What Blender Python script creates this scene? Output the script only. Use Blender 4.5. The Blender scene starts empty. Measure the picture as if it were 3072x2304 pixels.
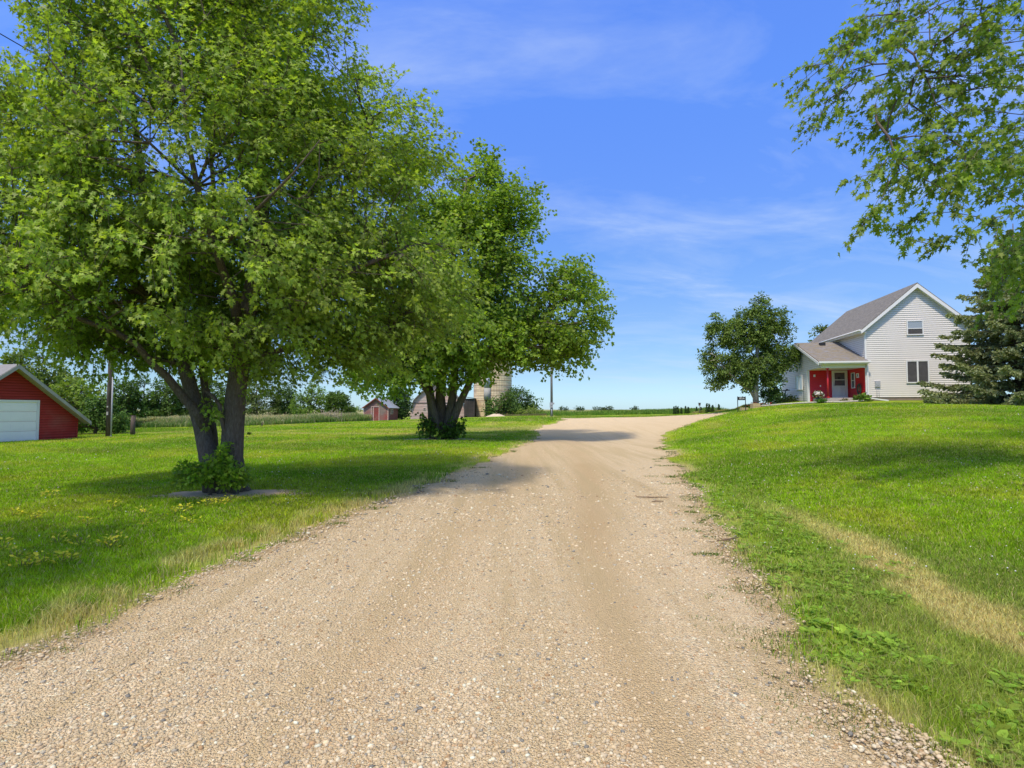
import bpy, math, random
import numpy as np
from mathutils import Vector
R = math.radians
C = bpy.context.scene.collection
sc = bpy.context.scene

# ------------------------------------------------------------------ camera
F, EYE, PITCH = 1650.0, 1.70, math.atan(76/1650)
cam_d = bpy.data.cameras.new('camera'); cam = bpy.data.objects.new('camera', cam_d); C.objects.link(cam)
cam_d.sensor_width = 36; cam_d.lens = F/3072*36; cam_d.clip_start = 0.05; cam_d.clip_end = 12000
cam.location = (0, 0, EYE); cam.rotation_euler = (R(90)+PITCH, 0, 0)
sc.camera = cam
# ------------------------------------------------------------------ light
SUN_EL, TRAVEL = R(59), (0.48, 0.877)
sun_az = math.atan2(-TRAVEL[0], -TRAVEL[1])          # compass direction of the sun, from +Y clockwise
sd = bpy.data.lights.new('sun', 'SUN'); sd.energy = 2.35; sd.angle = R(4.0); sd.color = (1, .90, .76)
so = bpy.data.objects.new('sun', sd); C.objects.link(so)
so.rotation_euler = Vector((TRAVEL[0]*math.cos(SUN_EL), TRAVEL[1]*math.cos(SUN_EL), -math.sin(SUN_EL))).to_track_quat('-Z', 'Y').to_euler()
w = bpy.data.worlds.new('World'); sc.world = w; w.use_nodes = True
sc.view_settings.view_transform = 'Standard'; sc.view_settings.look = 'None'
sc.view_settings.gamma = 1; sc.view_settings.use_curve_mapping = False
sc.view_settings.exposure = 0.68

class NT:
    def __init__(s, nt): s.nt = nt; nt.nodes.clear()
    def n(s, t, ins=None, **kw):
        x = s.nt.nodes.new('ShaderNode'+t)
        for k, v in kw.items(): setattr(x, k, v)
        for k, v in (ins or {}).items(): s.put(x, k, v)
        return x
    def put(s, x, k, v):
        i = x.inputs[k]
        if isinstance(v, bpy.types.NodeSocket): s.nt.links.new(v, i)
        elif isinstance(v, bpy.types.Node): s.nt.links.new(v.outputs[0], i)
        elif isinstance(v, (tuple, list)) and len(v) == 3 and i.type == 'RGBA': i.default_value = (*v, 1)
        else: i.default_value = v
    def ramp(s, f, stops, interp='LINEAR'):
        x = s.n('ValToRGB', {0: f}); cr = x.color_ramp; cr.interpolation = interp
        while len(cr.elements) < len(stops): cr.elements.new(0.5)
        for e, (p, c) in zip(cr.elements, stops):
            e.position = p; e.color = (*c, 1) if isinstance(c, (tuple, list)) else (c, c, c, 1)
        return x.outputs[0]
    def mix(s, f, a, b, mode='MIX'):
        x = s.n('Mix', data_type='RGBA', blend_type=mode)
        s.put(x, 0, f); s.put(x, 6, a); s.put(x, 7, b); return x.outputs[2]
    def math(s, op, a, b=0.0, c=0.0):
        x = s.n('Math', {0: a, 1: b, 2: c}, operation=op); return x.outputs[0]
    def noise(s, v, scale, detail=3, rough=.5, out=0, dist=0):
        x = s.n('TexNoise', {'Vector': v, 'Scale': scale, 'Detail': detail, 'Roughness': rough, 'Distortion': dist}); return x.outputs[out]

# sky: colour-graded physical sky with thin high cloud
g = NT(w.node_tree)
sky = g.n('TexSky', sky_type='NISHITA', sun_disc=False, sun_elevation=SUN_EL, sun_rotation=sun_az, altitude=300, air_density=1.0, dust_density=.35, ozone_density=2.2)
tc = g.n('TexCoord').outputs['Generated']
sp = g.n('SeparateXYZ', {0: tc})
zz = g.math('MAXIMUM', sp.outputs[2], 0.0)
den = g.math('ADD', zz, .22)
pv = g.n('CombineXYZ', {0: g.math('DIVIDE', sp.outputs[0], den), 1: g.math('DIVIDE', sp.outputs[1], den), 2: 0.0})
mp = g.n('Mapping', {'Vector': pv, 'Rotation': (0, 0, R(-28)), 'Scale': (.8, 1.7, 1)})
n1 = g.noise(mp.outputs[0], 1.9, 8, .6, dist=.5)
cl = g.ramp(n1, [(.45, 0), (.58, .2), (.74, .6)])
fade = g.ramp(zz, [(0.0, .5), (.1, 1.0), (.5, .75), (.9, .1)])
lo = g.ramp(zz, [(0.0, (.50, .72, 1.05)), (.07, (.49, .62, .82)), (.16, (.557, .69, .91)), (.264, (.59, .80, 1.16)), (.36, (.675, .915, 1.46)), (.5, (.77, 1.11, 1.86)), (.64, (.88, 1.23, 2.13)), (.85, (4.2, 2.9, 1.9)), (1.0, (4.8, 3.2, 1.9))])  # top stops whiten the unseen zenith, added as neutral fill light
base = g.mix(1.0, sky, lo, 'MULTIPLY')
cm = g.math('MULTIPLY', cl, fade)
scol = g.mix(cm, base, (3.9, 4.7, 6.0))
bg = g.n('Background', {'Color': scol, 'Strength': .105})
g.n('OutputWorld', {0: bg})

rng = np.random.default_rng(7)
# ------------------------------------------------------------------ numpy noise
def fr(x): return x-np.floor(x)
def hs2(i, j, s): return fr(np.sin(i*127.1+j*311.7+s*74.7)*43758.5453)
def vn(x, y, s=0):
    i = np.floor(x); j = np.floor(y); a = x-i; b = y-j; a = a*a*(3-2*a); b = b*b*(3-2*b)
    return (hs2(i, j, s)*(1-a)+hs2(i+1, j, s)*a)*(1-b)+(hs2(i, j+1, s)*(1-a)+hs2(i+1, j+1, s)*a)*b
def fbm(x, y, s=0, o=3):
    r = 0; a = .5; t = 0
    for k in range(o): r = r+a*vn(x*2**k, y*2**k, s+k*13); t += a; a *= .5
    return r/t
def vn3(p, s=0):
    k = np.floor(p[:, 2]); c = p[:, 2]-k; c = c*c*(3-2*c)
    def L(kk):
        return vn(p[:, 0]+kk*17.3, p[:, 1]+kk*5.7, s)
    return L(k)*(1-c)+L(k+1)*c
def ss(a, b, x): t = np.clip((x-a)/(b-a), 0, 1); return t*t*(3-2*t)

# pixel (photo, 3072 wide) at distance Y in front of the camera -> world point
cp, sp_ = math.cos(PITCH), math.sin(PITCH)
def at(px, py, Y):
    u = (px-1536)/F; v = (1152-py)/F
    dy = cp-sp_*v; dz = sp_+cp*v
    return (u/dy*Y, Y, EYE+dz/dy*Y)

# ------------------------------------------------------------------ terrain
ctl = []
for X, ys in {-60: (-10, 10, 25), -30: (-10, 0, 10, 20), -15: (-10, 0, 8, 16, 26), -6: (-10, 0, 5, 10, 15, 22, 30), 0: (-10, 0, 5, 10, 15, 22, 30, 38), 3.5: (-10, 0, 5, 10, 14)}.items():
    for y in ys: ctl.append((X, y, 0))
ctl += [(8,-5,0),(8,5,.06),(8,10,.2),(8,15,.33),(8,21,.3),(8,29,.05),(5.2,20,.03),(12,10,.42),(12,15,.66),(12,21,.85),(12,28,.8),(11.5,33,.5),
        (15,0,.0),(15,5,.18),(15,20,1.15),(15,28,1.28),(16,36,1.45),(19,28,1.62),(19,35,1.85),(25,0,.1),(25,10,.7),(25,20,1.4),(25,30,1.95),
        (40,10,.9),(45,35,2.2),(40,60,2.2),(60,80,1.8),(27,60,1.5),(36,62,1.9),(-60,60,0),(-100,100,0),(0,110,.45),(60,140,.6),(-300,300,0),(300,300,.2),(0,300,0),(0,700,0),(-700,0,0),(700,0,.3)]
for px, py, Y in [(228,1315,32.2),(330,1310,33),(398,1305,35),(400,1283,50),(750,1278,52),(1000,1267,60),(1130,1262,70),(1300,1256,80),(1470,1253,85),(1600,1247,75),
                  (1655,1249,60),(1900,1262,50),(1800,1299,37),(2083,1264,38),(2194,1238,44),(2262,1223,45),(2300,1213,46),(2351,1210,49.6),(2475,1209,40),(2600,1203,40),(2860,1203,38),(2990,1224,32),(1900,1249,70),(2060,1242,62),(2130,1240,58),(2200,1237,54),(2100,1240,75)]:
    ctl.append(at(px, py, Y))
ctl = np.array(ctl, float)
def _U(r2): return r2*np.log(r2+1e-9)
def _feat(x, y): return np.stack([np.ones_like(x), x*.001, y*.001], -1)
_K = _U(((ctl[:, None, :2]-ctl[None, :, :2])**2).sum(-1))+np.eye(len(ctl))*6.0
_P = _feat(ctl[:, 0], ctl[:, 1])
_A = np.block([[_K, _P], [_P.T, np.zeros((3, 3))]])
_w = np.linalg.solve(_A, np.concatenate([ctl[:, 2], np.zeros(3)]))
def ht(x, y):
    x = np.atleast_1d(np.asarray(x, float)); y = np.atleast_1d(np.asarray(y, float)); sh = x.shape
    x = x.ravel(); y = y.ravel(); out = np.empty_like(x)
    for i in range(0, len(x), 40000):
        X = x[i:i+40000]; Y = y[i:i+40000]
        k = _U((X[:, None]-ctl[None, :, 0])**2+(Y[:, None]-ctl[None, :, 1])**2)
        out[i:i+40000] = k@_w[:-3]+_feat(X, Y)@_w[-3:]
    out = np.clip(out, -.3, 2.45)
    d = np.sqrt(x*x+y*y); k = 1-ss(180, 500, d)
    return (out*k).reshape(sh)
def gz(x, y): return float(ht(x, y)[0])
def hit(px, py):
    lo_ = 1.0
    for Y in np.concatenate([np.arange(1.5, 60, .05), np.arange(60, 300, 1)]):
        p = at(px, py, Y)
        if p[2] <= gz(p[0], p[1]): return p[0], p[1]
    return p[0], p[1]

# ------------------------------------------------------------------ mesh helpers
def mesh_np(name, V, Fc, mat=None, parent=None, col=None, smooth=False, n=3):
    me = bpy.data.meshes.new(name)
    V = np.asarray(V, np.float32); Fc = np.asarray(Fc, np.int32)
    k = Fc.shape[1]
    me.vertices.add(len(V)); me.vertices.foreach_set('co', V.ravel())
    me.loops.add(Fc.size); me.loops.foreach_set('vertex_index', Fc.ravel())
    me.polygons.add(len(Fc)); me.polygons.foreach_set('loop_start', np.arange(0, Fc.size, k, dtype=np.int32))
    if smooth: me.polygons.foreach_set('use_smooth', np.ones(len(Fc), bool))
    if col is not None:
        a = me.attributes.new('col', 'FLOAT_COLOR', 'POINT')
        a.data.foreach_set('color', np.concatenate([col, np.ones((len(col), 1))], 1).astype(np.float32).ravel())
    me.update(calc_edges=True); me.validate()
    o = bpy.data.objects.new(name, me); C.objects.link(o)
    if mat: me.materials.append(mat)
    if parent: o.parent = parent
    return o
class MB:
    def __init__(s): s.v = []; s.f = []; s.sm = []
    def add(s, vs, fs, sm=False):
        b = len(s.v); s.v += [tuple(v) for v in vs]; s.f += [tuple(i+b for i in f) for f in fs]; s.sm += [sm]*len(fs); return s
    def box(s, a, b):
        (x0, y0, z0), (x1, y1, z1) = a, b
        return s.add([(x0,y0,z0),(x1,y0,z0),(x1,y1,z0),(x0,y1,z0),(x0,y0,z1),(x1,y0,z1),(x1,y1,z1),(x0,y1,z1)],
              [(0,3,2,1),(4,5,6,7),(0,1,5,4),(1,2,6,5),(2,3,7,6),(3,0,4,7)])
    def slab(s, q, t):      # quad or polygon with thickness vector t
        n = len(q); q = [Vector(p) for p in q]; t = Vector(t)
        return s.add(q+[p+t for p in q], [tuple(range(n))[::-1], tuple(range(n, 2*n))]+[(i, (i+1) % n, n+(i+1) % n, n+i) for i in range(n)])
    def tube(s, pts, rad, k=8, caps=True, wob=0, seed=0):
        pts = [Vector(p) for p in pts]; n = len(pts)
        if not hasattr(rad, '__len__'): rad = [rad]*n
        b = len(s.v); rr = random.Random(seed); ref = None
        for i, p in enumerate(pts):
            d = (pts[min(i+1, n-1)]-pts[max(i-1, 0)]).normalized()
            if ref is None: ref = d.orthogonal().normalized()
            ref = (ref-d*ref.dot(d)).normalized(); q = d.cross(ref)
            for j in range(k):
                a = 2*math.pi*j/k; r = rad[i]*(1+wob*math.sin(3*a+seed)*.6+wob*rr.uniform(-.5, .5))
                s.v.append(tuple(p+ref*math.cos(a)*r+q*math.sin(a)*r))
        for i in range(n-1):
            for j in range(k):
                s.f.append((b+i*k+j, b+i*k+(j+1) % k, b+(i+1)*k+(j+1) % k, b+(i+1)*k+j)); s.sm.append(True)
        if caps:
            s.f.append(tuple(b+j for j in range(k))[::-1]); s.f.append(tuple(b+(n-1)*k+j for j in range(k))); s.sm += [False, False]
        return s
    def build(s, name, mat, parent=None, loc=None):
        me = bpy.data.meshes.new(name); me.from_pydata(s.v, [], s.f)
        me.polygons.foreach_set('use_smooth', s.sm); me.update()
        o = bpy.data.objects.new(name, me); C.objects.link(o); me.materials.append(mat)
        if parent: o.parent = parent
        if loc: o.location = loc
        return o
def tag(o, label=None, cat=None, group=None, kind=None):
    if label: o['label'] = label
    if cat: o['category'] = cat
    if group: o['group'] = group
    if kind: o['kind'] = kind
    return o
def empty(name, loc, label, cat, group=None, rz=0):
    o = bpy.data.objects.new(name, None); C.objects.link(o); o.location = loc; o.rotation_euler = (0, 0, rz); o.empty_display_size = .3
    return tag(o, label, cat, group)

# ------------------------------------------------------------------ materials
def mat(name): m = bpy.data.materials.new(name); m.use_nodes = True; return m, NT(m.node_tree)
def lap_shade(g, o, c, course, z0=0.0, wd=.13, dark=.85):  # shadow line of each board lap, painted into the colour
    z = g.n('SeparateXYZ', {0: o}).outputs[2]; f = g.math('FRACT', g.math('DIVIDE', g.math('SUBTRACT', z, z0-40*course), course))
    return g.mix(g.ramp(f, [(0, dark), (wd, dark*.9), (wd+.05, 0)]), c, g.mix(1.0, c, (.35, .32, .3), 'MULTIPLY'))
def simple(name, col, rough=.6, var=.12, scale=6, metal=0, spec=.4, bump=0, bscale=40, course=0, dark=.3):
    m, g = mat(name); o = g.n('TexCoord').outputs['Object']
    nz = g.noise(o, scale, 4, .6)
    c = g.mix(nz, tuple(x*(1-var) for x in col), tuple(min(1, x*(1+var)) for x in col))
    if course: c = lap_shade(g, o, c, course, .3, .10, dark)
    b = g.n('BsdfPrincipled', {'Base Color': c, 'Roughness': rough, 'Metallic': metal, 'Specular IOR Level': spec})
    if bump:
        bp = g.n('Bump', {'Height': g.noise(o, bscale, 3), 'Strength': bump, 'Distance': .02}); g.put(b, 'Normal', bp)
    g.n('OutputMaterial', {0: b}); return m
def leafmat(name, trans=.35, gloss=.3, tint=(1.25, 1.35, .5), back=.35):
    m, g = mat(name); a = g.n('Attribute', attribute_name='col').outputs['Color']
    geo = g.n('NewGeometry')
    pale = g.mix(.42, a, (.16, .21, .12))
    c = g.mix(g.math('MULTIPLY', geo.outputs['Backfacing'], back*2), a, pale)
    b = g.n('BsdfPrincipled', {'Base Color': c, 'Roughness': .48, 'Specular IOR Level': gloss})
    t = g.n('BsdfTranslucent', {'Color': g.mix(1.0, a, tint, 'MULTIPLY')})
    g.n('OutputMaterial', {0: g.n('MixShader', {0: trans, 1: b, 2: t})}); return m
def bark(name, c1, c2, sc_=(9, 9, 1.6), bump=.6):
    m, g = mat(name); o = g.n('TexCoord').outputs['Object']
    mp = g.n('Mapping', {'Vector': o, 'Scale': sc_}).outputs[0]
    nz = g.noise(mp, 2.5, 6, .62, dist=.6); n2 = g.noise(o, 1.7, 3)
    c = g.ramp(nz, [(.3, tuple(x*.55 for x in c1)), (.5, c1), (.72, c2)])
    c = g.mix(g.math('MULTIPLY', n2, .5), c, tuple(x*.7 for x in c1))
    b = g.n('BsdfPrincipled', {'Base Color': c, 'Roughness': .9, 'Specular IOR Level': .15})
    g.put(b, 'Normal', g.n('Bump', {'Height': nz, 'Strength': bump, 'Distance': .05}))
    g.n('OutputMaterial', {0: b}); return m

M = {}
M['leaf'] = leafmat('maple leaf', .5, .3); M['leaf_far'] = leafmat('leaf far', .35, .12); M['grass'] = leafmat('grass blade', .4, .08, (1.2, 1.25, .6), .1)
M['needle'] = leafmat('needle', .35, .15, (1, 1.05, .6), .1)
M['bark'] = bark('maple bark', (.155, .12, .095), (.27, .225, .18), (16, 16, 3.4), .8); M['bark_dark'] = bark('dark bark', (.125, .10, .08), (.24, .2, .16), (9, 9, 1.5), .8)
M['bark_birch'] = bark('birch bark', (.36, .33, .28), (.6, .56, .5), (3, 3, 9), .2)
M['white'] = simple('white trim', (.74, .73, .69), .45, .04); M['white_dirty'] = simple('weathered white trim', (.34, .33, .28), .8, .35, 4)
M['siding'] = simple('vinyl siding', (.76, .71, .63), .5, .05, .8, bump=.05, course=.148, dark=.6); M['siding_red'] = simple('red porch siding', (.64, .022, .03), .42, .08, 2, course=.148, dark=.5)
M['red_post'] = simple('red paint', (.55, .03, .035), .35, .05)
M['glass_dark'] = simple('window glass', (.09, .085, .085), .08, .5, 3, spec=.8); M['blind'] = simple('window blind behind glass', (.33, .38, .42), .25, .08, 12)
M['curtain'] = simple('pale curtain behind glass', (.55, .6, .6), .2, .1, 9)
M['concrete'] = simple('concrete', (.42, .37, .31), .9, .2, 5, bump=.3); M['found'] = simple('foundation block', (.25, .19, .15), .9, .25, 4, bump=.3)
M['black'] = simple('black metal', (.02, .02, .02), .5); M['meter'] = simple('grey metal box', (.38, .39, .4), .5, .08)
M['galv'] = simple('galvanised metal', (.42, .45, .48), .45, .25, 3, metal=.3); M['polewood'] = bark('pole wood', (.11, .085, .07), (.2, .16, .13), (6, 6, .6), .3)
M['polegrey'] = bark('grey pole', (.22, .21, .2), (.36, .35, .34), (6, 6, .5), .2)
M['hose'] = simple('green hose', (.03, .09, .05), .4); M['hose2'] = simple('brown hose rack', (.18, .12, .06), .6)
M['tan_block'] = simple('tan retaining block', (.48, .37, .2), .9, .2, 8, bump=.4); M['rock'] = simple('pale edging rock', (.5, .46, .38), .9, .25, 6, bump=.4)
M['signwhite'] = simple('sign lettering', (.6, .6, .6), .5); M['pot'] = simple('dark pot', (.05, .05, .06), .6)
M['soil'] = simple('bare dirt', (.60, .41, .23), .95, .3, 5, bump=.6, bscale=18)
M['stick'] = simple('dead stick', (.16, .1, .06), .9, .2, 20)
M['rust'] = simple('rusty metal', (.22, .09, .04), .8, .5, 6)
def wood(name, c1, c2, c3, sc_=(1, 1, 8), dens=.5, course=0):
    m, g = mat(name); o = g.n('TexCoord').outputs['Object']
    n1 = g.noise(g.n('Mapping', {'Vector': o, 'Scale': sc_}).outputs[0], 1.6, 5, .6)
    n2 = g.noise(o, .55, 4, .65)
    c = g.mix(g.ramp(n1, [(.35, 0), (.65, 1)]), c1, c2)
    c = g.mix(g.ramp(n2, [(dens-.12, 0), (dens+.12, 1)]), c, c3)
    if course: c = lap_shade(g, o, c, course)
    b = g.n('BsdfPrincipled', {'Base Color': c, 'Roughness': .85, 'Specular IOR Level': .2})
    g.put(b, 'Normal', g.n('Bump', {'Height': n1, 'Strength': .3, 'Distance': .02}))
    g.n('OutputMaterial', {0: b}); return m
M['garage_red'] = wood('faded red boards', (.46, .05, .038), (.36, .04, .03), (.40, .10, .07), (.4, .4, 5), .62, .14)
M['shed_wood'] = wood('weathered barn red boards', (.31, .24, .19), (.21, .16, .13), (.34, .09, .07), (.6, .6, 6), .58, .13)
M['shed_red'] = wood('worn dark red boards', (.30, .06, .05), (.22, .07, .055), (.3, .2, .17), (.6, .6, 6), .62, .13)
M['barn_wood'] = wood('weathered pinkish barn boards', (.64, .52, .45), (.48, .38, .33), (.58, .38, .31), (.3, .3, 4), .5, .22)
M['dark_wood'] = wood('dark old boards', (.06, .05, .045), (.09, .07, .065), (.04, .035, .03), (6, 6, .5), .5)
M['door_white'] = simple('white garage door', (.88, .86, .80), .45, .05, 2)
M['entry'] = simple('white entry door', (.68, .66, .6), .4, .04)
def shingle(name, cs, w_=.3, h_=.14, patch=None):
    m, g = mat(name); uv = g.n('TexCoord').outputs['UV']
    br = g.n('TexBrick', {'Vector': uv, 'Color1': cs[0], 'Color2': cs[1], 'Mortar': tuple(x*.6 for x in cs[0]), 'Scale': 1.0, 'Mortar Size': .008, 'Bias': 0.0, 'Brick Width': w_, 'Row Height': h_}, offset=.37)
    n2 = g.noise(uv, 4.5, 6, .8)
    c = g.mix(g.ramp(n2, [(.3, 0), (.7, .9)]), br, cs[2])
    if patch:
        n3 = g.noise(g.n('Mapping', {'Vector': uv, 'Scale': (1.1, 3.6, 1)}).outputs[0], 1.5, 3, .7)
        c = g.mix(g.ramp(n3, [(.5, 0), (.6, .75)]), c, patch)
    b = g.n('BsdfPrincipled', {'Base Color': c, 'Roughness': .92, 'Specular IOR Level': .15})
    g.put(b, 'Normal', g.n('Bump', {'Height': br.outputs[1], 'Strength': .3, 'Distance': .01, }))
    g.n('OutputMaterial', {0: b}); return m
M['roof'] = shingle('brown asphalt shingle', [(.16, .15, .128), (.085, .08, .072), (.28, .255, .22)])
M['roof_wing'] = shingle('mottled asphalt shingle', [(.19, .16, .12), (.12, .105, .09), (.28, .24, .16)], patch=(.22, .22, .25))
M['roof_garage'] = shingle('grey asphalt shingle', [(.24, .23, .225), (.2, .19, .19), (.28, .27, .25)])

# ------------------------------------------------------------------ driveway outline
Lp = [(-700,2330),(0,2000),(278,1895),(560,1745),(778,1655),(972,1578),(1250,1468),(1528,1354),(1600,1320),(1625,1297),(1597,1289),(1640,1275),(1690,1261)]
Rp = [(2778,2304),(2611,2167),(2361,1917),(2278,1722),(2111,1528),(2055,1430),(1986,1319),(1993,1299),(2083,1265),(2194,1239)]
Lw = np.array([(-5.2, -14), (-4.2, 0)]+[hit(*p) for p in Lp]); Rw = np.array([(3.2, -14), (1.9, 0)]+[hit(*p) for p in Rp])
def mono(a):
    o = [a[0]]
    for p in a[1:]:
        if p[1] > o[-1][1]+.05: o.append(p)
    return np.array(o)
Lw = mono(Lw); Rw = mono(Rw); YEND = 57.0
def xl(y): return np.interp(y, Lw[:, 1], Lw[:, 0])+(fbm(y*1.3, y*0+3, 5)-.5)*(.35+.02*y)
def xr(y):
    return np.interp(y, Rw[:, 1], Rw[:, 0])+(fbm(y*1.5, y*0+9, 8)-.5)*(.4+.02*y)
def edge(x, y):      # >0 on grass: distance outside the gravel
    e = np.maximum(xl(y)-x, x-xr(y))
    return np.maximum(e, (y-YEND+2*vn(x*.3, y*0, 3))*.6)
ys = np.concatenate([np.arange(-14, 1, .5), np.arange(1, 14, .06), np.arange(14, 30, .15), np.arange(30, 58, .3)])
NC = 61
rows = []
for y in ys:
    a = float(xl(y)) + (vn(np.array(y*7.), np.array(1.), 2)-.5)*.22; b = float(xr(y))+(vn(np.array(y*7.), np.array(5.), 4)-.5)*.22
    if y > 50: pass
    t = np.linspace(0, 1, NC); rows.append(np.stack([a+(b-a)*t, np.full(NC, y), t], -1))
G = np.concatenate(rows); far = 2*vn(G[:, 0]*.3, G[:, 0]*0, 3); G[:, 1] = np.where(G[:, 1] > 54, np.minimum(G[:, 1], 57-far), G[:, 1])
z = ht(G[:, 0], G[:, 1])+.012-.03*ss(.44, .5, np.abs(G[:, 2]-.5))
V = np.stack([G[:, 0], G[:, 1], z], -1)
ii = np.arange(len(ys)-1)[:, None]*NC+np.arange(NC-1)[None, :]; ii = ii.ravel()
Fd = np.stack([ii, ii+1, ii+NC+1, ii+NC], -1)
def track(x, y):     # worn tyre paths
    c1 = np.interp(y, [0, 4.5, 7, 14, 30, 60], [.75, .8, 1.02, 2.0, 3.2, 3.6]); c2 = c1-1.75
    wv = .2+.02*y
    return np.exp(-((x-c1)/wv)**2), np.exp(-((x-c2)/(wv*1.25))**2)*.6
t1, t2 = track(V[:, 0], V[:, 1]); tr = np.clip(t1+t2, 0, 1)*(.4+.9*fbm(V[:, 0]*.8, V[:, 1]*.5, 4))
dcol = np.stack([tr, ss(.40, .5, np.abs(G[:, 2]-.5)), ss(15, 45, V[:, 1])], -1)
m, g = mat('driveway gravel')
o = g.n('NewGeometry').outputs['Position']; at_ = g.n('SeparateColor', {0: g.n('Attribute', attribute_name='col').outputs['Color']})
v1 = g.n('TexVoronoi', {'Vector': g.n('Mapping', {'Vector': o, 'Scale': (1, 1, 1)}).outputs[0], 'Scale': 62.0, 'Randomness': 1.0}); v2 = g.n('TexVoronoi', {'Vector': o, 'Scale': 135.0})
st = g.ramp(g.n('SeparateColor', {0: v1.outputs['Color']}).outputs[0], [(0, (0.373, 0.293, 0.172)), (.2, (0.747, 0.573, 0.330)), (.42, (0.822, 0.659, 0.408)), (.6, (0.647, 0.462, 0.244)), (.74, (0.863, 0.755, 0.504)), (.85, (0.411, 0.353, 0.244)), (.94, (0.723, 0.438, 0.214)), (1, (0.863, 0.877, 0.622))])
fine = g.ramp(g.n('SeparateColor', {0: v2.outputs['Color']}).outputs[1], [(0, (0.523, 0.377, 0.192)), (.5, (0.772, 0.584, 0.330)), (.8, (0.673, 0.512, 0.293)), (1, (0.863, 0.755, 0.486))])
big = g.noise(g.n('Mapping', {'Vector': o, 'Scale': (2.4, .10, 1)}).outputs[0], 1.1, 5, .6); mid = g.noise(o, 5.0, 3, .6)
crev = g.ramp(v1.outputs['Distance'], [(.0, 0), (.6, .0), (.9, .3)]); st = g.mix(crev, st, (0.253, 0.206, 0.149))
c = g.mix(g.ramp(g.math('ADD', mid, g.math('MULTIPLY', at_.outputs[0], .25)), [(.42, 0), (.6, .8)]), st, fine)
c = g.mix(g.math('MULTIPLY', at_.outputs[0], .62), c, (0.499, 0.336, 0.156))
c = g.mix(g.ramp(big, [(.38, .75), (.56, 0)]), c, (0.549, 0.414, 0.214))
c = g.mix(g.math('MULTIPLY', at_.outputs[1], .45), c, (0.523, 0.377, 0.174))
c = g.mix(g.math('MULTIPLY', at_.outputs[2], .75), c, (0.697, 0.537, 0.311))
b = g.n('BsdfPrincipled', {'Base Color': c, 'Roughness': .92, 'Specular IOR Level': .2})
hgt = g.math('ADD', g.math('MULTIPLY', v1.outputs['Distance'], -1.0), g.math('MULTIPLY', v2.outputs['Distance'], -.5))
g.put(b, 'Normal', g.n('Bump', {'Height': hgt, 'Strength': 1.0, 'Distance': .02}))
g.n('OutputMaterial', {0: b}); M['gravel'] = m
tag(mesh_np('gravel_driveway', V, Fd, m, col=dcol, smooth=True), kind='structure')

# ------------------------------------------------------------------ ground sheet
def lawncol(x, y):
    rv = ((x > 0)*(1-ss(.4, 2.2, edge(x, y)))*ss(20, 10, y+0*x))[:, None]*.6
    n = fbm(x*.55, y*.35, 21, 4); n2 = fbm(x*3, y*3, 31, 3); nb = fbm(x*.12, y*.2, 41, 2)
    gr = np.stack([.215+.15*n2, .375+.16*n2, .010+.008*n2], -1)
    yel = np.stack([.48+0*x, .50+0*x, .04+0*x], -1); dry = np.stack([.66+0*x, .56+0*x, .23+0*x], -1)
    deep = np.stack([.12+0*x, .25+0*x, .012+0*x], -1)
    k = ss(.46, .66, n)[:, None]*.55; c = gr*(1-k)+yel*k
    k = ss(.55, .35, nb)[:, None]*.55; c = c*(1-k)+deep*k
    c = c*(1-rv)+np.array([[.29, .43, .035]])*rv
    mow = (.5+.5*np.sin((x*.55+y*.83)*2.6))[:, None]*ss(12, 22, y)[:, None]; c = c*(.93+.14*mow)
    c = c*(.72+.56*fbm(x*4.5, y*4.5, 95, 2))[:, None]
    D = drymask(x, y, n, n2)[:, None]
    return c*(1-D)+dry*D
SP = np.array([hit(*p) for p in [(2080,1405),(2180,1470),(2330,1530),(2500,1600),(2690,1710),(2900,1840),(3072,1940)]]+[(6.5, 1.5)])
def dseg(x, y, P):
    best = np.full(x.shape, 1e9)
    for a, b_ in zip(P[:-1], P[1:]):
        d = b_-a; t = np.clip(((x-a[0])*d[0]+(y-a[1])*d[1])/(d@d), 0, 1)
        best = np.minimum(best, np.hypot(x-a[0]-t*d[0], y-a[1]-t*d[1]))
    return best
TR1 = at(690, 1468, 11.2); TR2 = at(1325, 1317, 31.5)
def drymask(x, y, n, n2):
    d = dseg(x, y, SP)
    s = (1-ss(.05, .55, d+(n2-.5)*.55))*ss(11, 5.5, y+0*x)*.9+(1-ss(.1, .5, d))*ss(13, 8, y+0*x)*.2
    s = np.maximum(s, (1-ss(.3, 1.2, d-.5+(n2-.5)*.8))*ss(9, 4, y)*.22)
    e = edge(x, y)
    s = np.maximum(s, ss(.45, .6, fbm(x*2.2, y*2.2, 77, 3))*(1-ss(.2, 1.05, e))*(x < 1)*.9)
    s = np.maximum(s, ss(.48, .62, fbm(x*1.5, y*1.5, 79, 3))*(1-ss(.1, .6, e))*(x > 0)*.7)
    band = np.exp(-((y-37.5-2*(vn(x*.1, y*0, 6)-.5))/1.0)**2)*(x < -1)+np.exp(-((y-44-.25*x)/2.6)**2)*(x > -7)*(x < 10)
    s = np.maximum(s, band*.55*(.5+n)); 
    s = np.maximum(s, ss(.6, .78, n)*ss(20, 40, y)*.35)
    return np.clip(s, 0, 1)
def grid_axis(lim, n, k): t = np.linspace(-1, 1, n); return lim*np.sinh(k*t)/math.sinh(k)
gx = grid_axis(2500, 420, 8.2); ty = np.linspace(0, 1, 460); gy = -60+3560*(np.exp(7.2*ty)-1)/(math.exp(7.2)-1)
XX, YY = np.meshgrid(gx, gy); X = XX.ravel(); Y = YY.ravel(); Z = ht(X, Y)
lc = lawncol(X, Y)*.72
inside = (edge(X, Y) < 0)
Z = Z-.035*inside
lc[inside] = (.36, .27, .17)
farf = ss(95, 150, Y)[:, None]
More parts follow.
